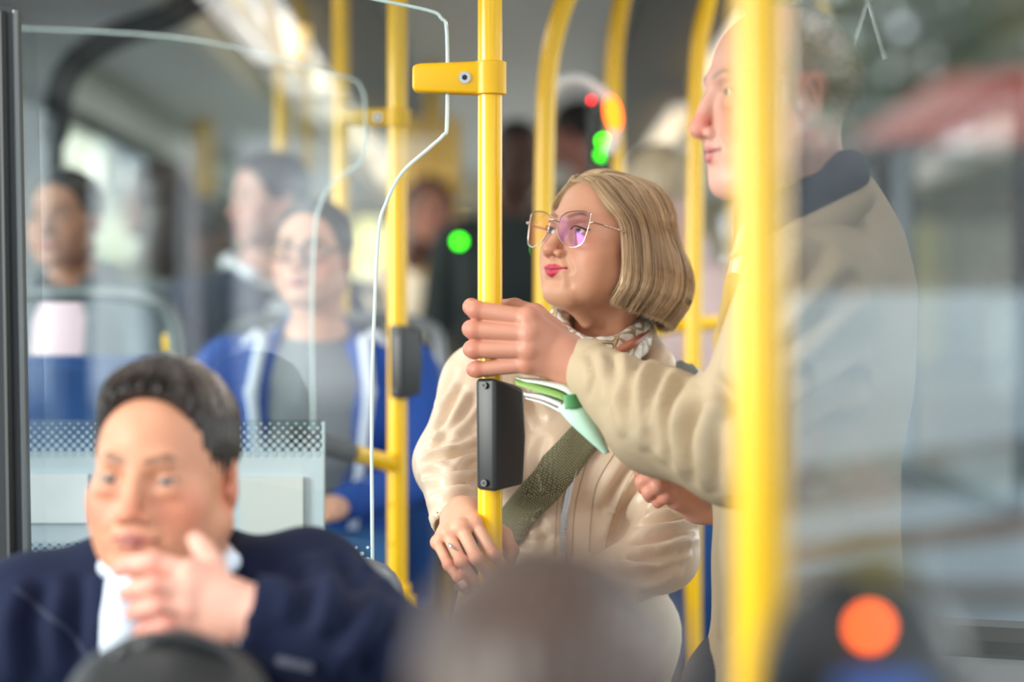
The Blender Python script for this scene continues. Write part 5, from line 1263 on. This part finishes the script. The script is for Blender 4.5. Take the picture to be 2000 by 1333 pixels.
# collar, tip pointing left, inner navy sweater and pale shirt, placket
def slab(pts, d0, d1, name, m, parent, bev=.004, label=None):
    o = MB().prism([(P(x, y, (d0+d1)/2)[0], P(x, y, (d0+d1)/2)[2]) for x, y in pts], d0, d1).obj(name, m, parent, smooth=False, label=label)
    md = o.modifiers.new('b', 'BEVEL'); md.width = bev; md.segments = 3
    for f in o.data.polygons: f.use_smooth = True
    return o
garment('collar', [('rc', P(1424, 506, 3.24), P(1470, 466, 3.25), .004, .013), ('rc', P(1470, 466, 3.25), P(1560, 430, 3.25), .013, .020), ('rc', P(1560, 430, 3.25), P(1655, 350, 3.30), .020, .020), ('rc', P(1655, 350, 3.30), P(1650, 345, 3.46), .02, .02)], COAT, MN, h=.005, k=.012, wr=None)
garment('stand_collar', [('rc', P(1478, 492, 3.225), P(1560, 470, 3.195), .018, .026), ('rc', P(1560, 470, 3.195), P(1672, 385, 3.235), .026, .028)], COAT, MN, h=.005, k=.012, wr=(.001, 40))
garment('sweater', [('rc', P(1520, 432, 3.215), P(1655, 338, 3.225), .034, .032), ('rc', P(1578, 470, 3.33), P(1588, 392, 3.325), .092, .080)], mat('navy_knit', (44, 54, 72), rough=.9), MN, h=.007, k=.03, wr=(.0015, 40), cuts=[('rc', P(1490, 300, 3.26), P(1510, 395, 3.28), .060, .054)])
garment('shirt', [('rc', P(1490, 470, 3.36), P(1476, 575, 3.37), .036, .040)], mat('pale_shirt', (236, 228, 206), rough=.8), MN, h=.006, k=.02, wr=None)
garment('front_flap', [('rc', P(1432, 548, 3.30), P(1412, 660, 3.26), .012, .012), ('rc', P(1412, 660, 3.26), P(1400, 760, 3.25), .012, .010)], mat('coat_lining', (170, 142, 84), rough=.8), MN, h=.005, k=.01, wr=None, label='ochre coat lining')
trousers(MN, [(P(1560, 0, 3.4)[0], 3.32, .82), (P(1560, 0, 3.4)[0], 3.48, .82)], [(P(1560, 0, 3.4)[0], 3.30, .48), (P(1560, 0, 3.4)[0], 3.50, .48)], [(P(1560, 0, 3.4)[0], 3.30, .05), (P(1560, 0, 3.4)[0], 3.52, .05)], (60, 62, 68), w_=.09)
# folded leaflets tucked under his hand
t = thing('folded_leaflet', 'folded green and white leaflets held under the bald man\'s hand', 'leaflet', tuple(P(1100, 780, 3.40)))
def sheet(pts, name, m, lab=None, th=.0012):
    """a strip of paper: rows of (X,Y,d) pairs"""
    A = catmull([P(*a) for a, b in pts], 6); Bq = catmull([P(*b) for a, b in pts], 6); V = []
    for a, b in zip(A, Bq): V += [a, a*.5+b*.5+np.array([0, -.002, 0]), b]
    Fc = [[i*3+j, i*3+j+1, i*3+j+4, i*3+j+3] for i in range(len(A)-1) for j in (0, 1)]
    o = meshobj(name, V, Fc, m, t, label=lab); md = o.modifiers.new('s', 'SOLIDIFY'); md.thickness = th
    return o
G1 = mat('paper_green', (132, 172, 92), rough=.5); G2 = mat('paper_mint', (190, 228, 208), rough=.5); G3 = mat('paper_pale', (214, 226, 216), rough=.5); G4 = mat('paper_deep_green', (70, 140, 84), rough=.5)
sheet([((1004, 740, 3.41), (1008, 752, 3.40)), ((1060, 750, 3.40), (1052, 766, 3.385)), ((1110, 768, 3.39), (1100, 782, 3.37)), ((1140, 800, 3.385), (1118, 806, 3.37))], 'green_sheet', G1)
sheet([((1006, 737, 3.415), (1012, 743, 3.408)), ((1070, 742, 3.41), (1065, 752, 3.39)), ((1115, 752, 3.40), (1108, 768, 3.38)), ((1148, 790, 3.39), (1135, 800, 3.375))], 'mint_sheet', G3, 'pale fold')
sheet([((1022, 766, 3.40), (1024, 772, 3.39)), ((1060, 770, 3.39), (1060, 780, 3.38)), ((1100, 782, 3.385), (1098, 796, 3.37))], 'white_sheet', mat('paper_whiteish', (226, 230, 234), rough=.5))
sheet([((1026, 776, 3.395), (1028, 780, 3.39)), ((1062, 784, 3.385), (1062, 790, 3.38)), ((1100, 800, 3.38), (1096, 806, 3.37))], 'white_sheet', mat('paper_whiteish', (226, 230, 234)))
sheet([((1128, 772, 3.375), (1088, 798, 3.37)), ((1150, 806, 3.368), (1112, 826, 3.36)), ((1172, 846, 3.362), (1146, 858, 3.355)), ((1191, 884, 3.36), (1180, 888, 3.355))], 'mint_sheet', G2, 'mint green flap pointing down')
sheet([((1126, 770, 3.37), (1100, 772, 3.365)), ((1140, 796, 3.37), (1104, 800, 3.36))], 'green_sheet', G4, 'deep green fold')
# ================================================================== MAN IN THE SUIT
NAVY = mat('navy_wool', (15, 25, 54), rough=.8, var=.15, vscale=30, spec=.25)
cb = P(322, 925, 2.93)
BM_ = thing('person', 'middle-aged man in a navy suit resting his chin on his hand', 'person', (P(330, 0, 3.0)[0], 3.0, 0))
MBz = head_matrix(cb, -13, 2, 1.5, 1.13)
nkb = MBz.inverted() @ Vector(P(340, 1250, 2.99))
V, Q, K = head_geo(h=.2, skin=(210, 148, 118), lip=(184, 108, 100), lipf=.8, jw=1.06, nose=1.1, nosel=1.05, age=.7, fat=.10, eye=.44, jowl=1.1, neck=tuple(nkb), neckr=6.2, brow=(112, 84, 66), browt=.32, blush=.3, smile=-.5)
geo = [(xf(MBz, V), Q, K)]
V, Q, K = hand_geo(.0022, P(440, 1190, 2.74), [P(372, 1120, 2.735), P(368, 1155, 2.725), P(372, 1188, 2.725), P(382, 1220, 2.735)],
    [[P(300, 1098, 2.735), P(255, 1104, 2.76), P(232, 1116, 2.775)], [P(300, 1145, 2.715), P(265, 1152, 2.74), P(245, 1160, 2.765)], [P(308, 1184, 2.715), P(275, 1192, 2.735), P(258, 1198, 2.76)], [P(325, 1222, 2.72), P(292, 1230, 2.735), P(272, 1234, 2.755)]],
    [P(425, 1150, 2.75), P(415, 1105, 2.755), P(398, 1078, 2.765), P(382, 1056, 2.775)], r=.0108, palm_r=.018, skin=(226, 170, 152), wr=.030, forearm=P(500, 1200, 2.735), tipred=.35)
geo.append((V, Q, K))
g = lap_hand((220, 165, 145), P(220, 1560, 2.65), (.6, -.6, 0)); geo.append(g)
geo.append(core([('rc', P(335, 1230, 3.03), P(330, 1700, 3.03), .08, .11), ('rc', P(90, 1225, 3.01), P(580, 1190, 3.0), .05, .05), ('rc', P(600, 1175, 2.99), P(800, 1318, 2.80), .05, .045), ('rc', P(800, 1318, 2.80), P(500, 1200, 2.735), .04, .028), ('rc', P(50, 1225, 3.0), P(-50, 1550, 2.95), .05, .045), ('rc', P(-50, 1550, 2.95), P(220, 1560, 2.66), .04, .026)], (214, 154, 130)))
V, Q, K = joinm(geo); meshobj('body', V, Q, SKIN, BM_, col=K)
add_eyes(BM_, MBz, (2, 0), IRIS)
hs = hair_shell(BM_, MBz, [((0, 1.2, 3.3), (7.5, 9.4, 8.5), 0), ((0, -1.5, 8.0), (5.4, 5.4, 3.2), 3)], (46, 38, 36), h=.25, cut=[((.3, -10.0, 1.9), (7.0, 7.9, 7.8), 1.6), ((.3, -7.4, -3), (8.6, 7.4, 8), 1.2), ((0, 0, -10.5), (12, 14, 7.4), 1)], groove=.16)
hl = [o for o in bpy.data.objects if o.parent == BM_ and o.name.startswith('hair')][-1]
iv = np.array(MBz.inverted()); hv = np.array([v.co for v in hl.data.vertices])+rootloc(BM_); hv = hv@iv[:3, :3].T+iv[:3, 3]
ht = BVHTree.FromPolygons(hv.tolist(), [list(p.vertices) for p in hl.data.polygons])
def comb(n, seed, az0, az1, z0, z1, rad, cols):
    """strands combed back from the hairline, laid on the hair mass"""
    r_ = np.random.RandomState(seed); out = []; cc = []
    for i in range(n):
        az = r_.uniform(az0, az1); st = r_.uniform(0, .75)**1.3; path = []
        nlock = round(az/5)*5; az = nlock+(az-nlock)*.7
        for e in np.linspace(0, .38, 8):
            t_ = st+e; th = math.radians(az)*(1-.25*t_); el_a = math.radians(z0+(z1-z0)*t_)*1.0
            d_ = Vector((math.sin(th)*math.cos(el_a), -math.cos(th)*math.cos(el_a), math.sin(el_a)))
            if el_a > math.pi/2: pass
            o_ = Vector((0, 1, 2)); p, nn_, _, _ = ht.ray_cast(o_+d_*22, -d_)
            if p is None: break
            path.append(np.array(p+d_*(.04+.32*math.sin(min(1, e/.38)*3.1)*r_.rand()+.12*math.sin(nlock*1.7))))
        if len(path) == 8: out.append(path); g_ = max(0, abs(az)/80-.55)*1.6; k = .5+1.3*r_.rand()*(1 if r_.rand() > .12 else 2.2); cc.append((s2l(cols[0])*(1-g_)+s2l(cols[1])*g_)*k)
    return np.array(out), np.array(cc)
Pp, cc = comb(3600, 5, -100, 100, 30, 150, .0007, ((50, 40, 36), (150, 138, 130)))
strands('combed_hair', Pp, .0008, cc, BM_, M=MBz)
# jacket, shirt
shL = P(610, 1165, 2.99); elL = P(800, 1318, 2.80); wrL = P(500, 1196, 2.735); shR = P(40, 1215, 3.0); elR = P(-60, 1560, 2.95)
parts = [('rc', P(90, 1225, 3.01), P(580, 1180, 3.01), .085, .085), ('el', P(330, 1420, 3.03), (.215, .13, .26)), ('el', P(330, 1800, 3.03), (.20, .15, .24)), ('rc', P(340, 1165, 3.05), P(335, 1260, 3.03), .095, .13),
         ('rc', shL, elL, .078, .060), ('rc', elL, P(640, 1246, 2.755), .062, .052), ('rc', P(640, 1246, 2.755), wrL, .052, .046), ('rc', shR, elR, .078, .06), ('rc', elR, P(180, 1560, 2.7), .06, .045)]
folds = [(P(660, 1085, 2.90), P(690, 1180, 2.86), .008, .03, True), (P(720, 1150, 2.80), P(640, 1300, 2.72), .008, .03, True), (P(760, 1200, 2.78), P(700, 1330, 2.74), .008, .03, True), (P(560, 1150, 2.70), P(560, 1300, 2.70), .006, .02, True)]
cuts = [('rc', P(335, 1050, 2.98), P(325, 1190, 2.98), .078, .066), ('rc', P(300, 1130, 2.86), P(262, 1450, 2.86), .052, .022), ('rc', P(490, 1196, 2.735), P(430, 1180, 2.73), .0375, .05)]
jo, V, Q = garment('suit_jacket', parts, NAVY, BM_, h=.007, k=.04, wr=(.003, 24), seed=12, cuts=cuts, ret=True, creases=[([(660, 1080), (680, 1150), (650, 1220)], .010, .012), ([(715, 1120), (690, 1200), (640, 1260)], .010, .012), ([(770, 1190), (720, 1260), (700, 1330)], .010, .012), ([(560, 1110), (600, 1160), (590, 1230)], .008, .012), ([(90, 1140), (60, 1220), (70, 1330)], .008, .014), ([(160, 1120), (150, 1200), (160, 1330)], .006, .012)])
jb = bvh(V, Q)
WS = mat('white_shirt', (226, 236, 252), rough=.8)
garment('shirt', [('el', P(325, 1420, 3.02), (.16, .112, .24)), ('rc', P(340, 1120, 3.0), P(325, 1250, 3.0), .072, .10), ('rc', P(250, 1135, 2.905), P(240, 1420, 2.905), .028, .026)], WS, BM_, h=.008, k=.04, wr=(.003, 30), cuts=[('rc', P(335, 1040, 2.98), P(330, 1120, 2.98), .07, .066)])
garment('shirt_cuff', [('rc', P(484, 1194, 2.735), P(456, 1186, 2.735), .0415, .040)], WS, BM_, h=.004, k=.01, wr=(.001, 60), cuts=[('rc', P(500, 1196, 2.735), P(430, 1180, 2.73), .036, .038)], label='white-blue shirt cuff')
garment('shirt_collar', [('rc', P(212, 1108, 2.90), P(262, 1150, 2.83), .010, .008), ('rc', P(212, 1108, 2.90), P(245, 1085, 3.03), .012, .012), ('rc', P(448, 1098, 2.93), P(440, 1075, 3.04), .012, .012), ('rc', P(448, 1098, 2.93), P(400, 1150, 2.84), .012, .008)], WS, BM_, h=.004, k=.01, wr=None)
for l in ([(204, 1112), (206, 1160), (210, 1230), (214, 1300)], [(30, 1150), (90, 1200), (150, 1250), (200, 1330)]): seam(jb, l, .003, 'lapel_edge', mat('lapel', (32, 42, 70), rough=.7), BM_)
for k in range(4):
    p, nr = hit(jb, 552+k*17, 1287+k*4, .003)
    if p is not None: MB().tube([p, p+nr*.003], .0062, 14).obj('sleeve_button', mat('button', (96, 100, 116), rough=.25), BM_, smooth=True)
trousers(BM_, [P(270, 1800, 3.02), P(400, 1800, 3.02)], [P(250, 1790, 2.6), P(440, 1790, 2.6)], [(P(250, 0, 2.6)[0], 2.56, .05), (P(440, 0, 2.6)[0], 2.56, .05)], (26, 34, 58), w_=.095)
seat(P(335, 0, 3.0)[0], 3.02, .50, 'grey-shelled seat under the man in the navy suit', 0, wdt=.5, back=.5)
# black backpack on his lap
BG = mat('black_nylon', (22, 23, 26), rough=.5, bump=[(300, .2, .0008)])
t = thing('backpack', 'black backpack standing on the lap of the man in the suit', 'bag', tuple(P(330, 1640, 2.55)))
garment('bag_body', [('el', P(330, 1375, 2.52), (.095, .07, .078)), ('bx', P(330, 1500, 2.52), (.10, .07, .10), .04)], BG, t, h=.006, k=.04, wr=(.002, 40))
MB().tube(catmull([P(250, 1290, 2.50), P(290, 1252, 2.49), P(350, 1240, 2.49), P(420, 1262, 2.49), P(462, 1300, 2.5)], 6), .006, 10).obj('bag_piping', mat('piping', (52, 54, 58), rough=.4), t, smooth=True)
mb = MB()
for i in range(14): q = P(196+i*3.2, 1318-i*4.2+1.5*math.sin(i), 2.49); mb.sphere(q, (.003, .003, .0042), 8, 6)
mb.obj('zip_chain', mat('zip_dark', (90, 92, 96), rough=.3, metal=.7), t, smooth=True)
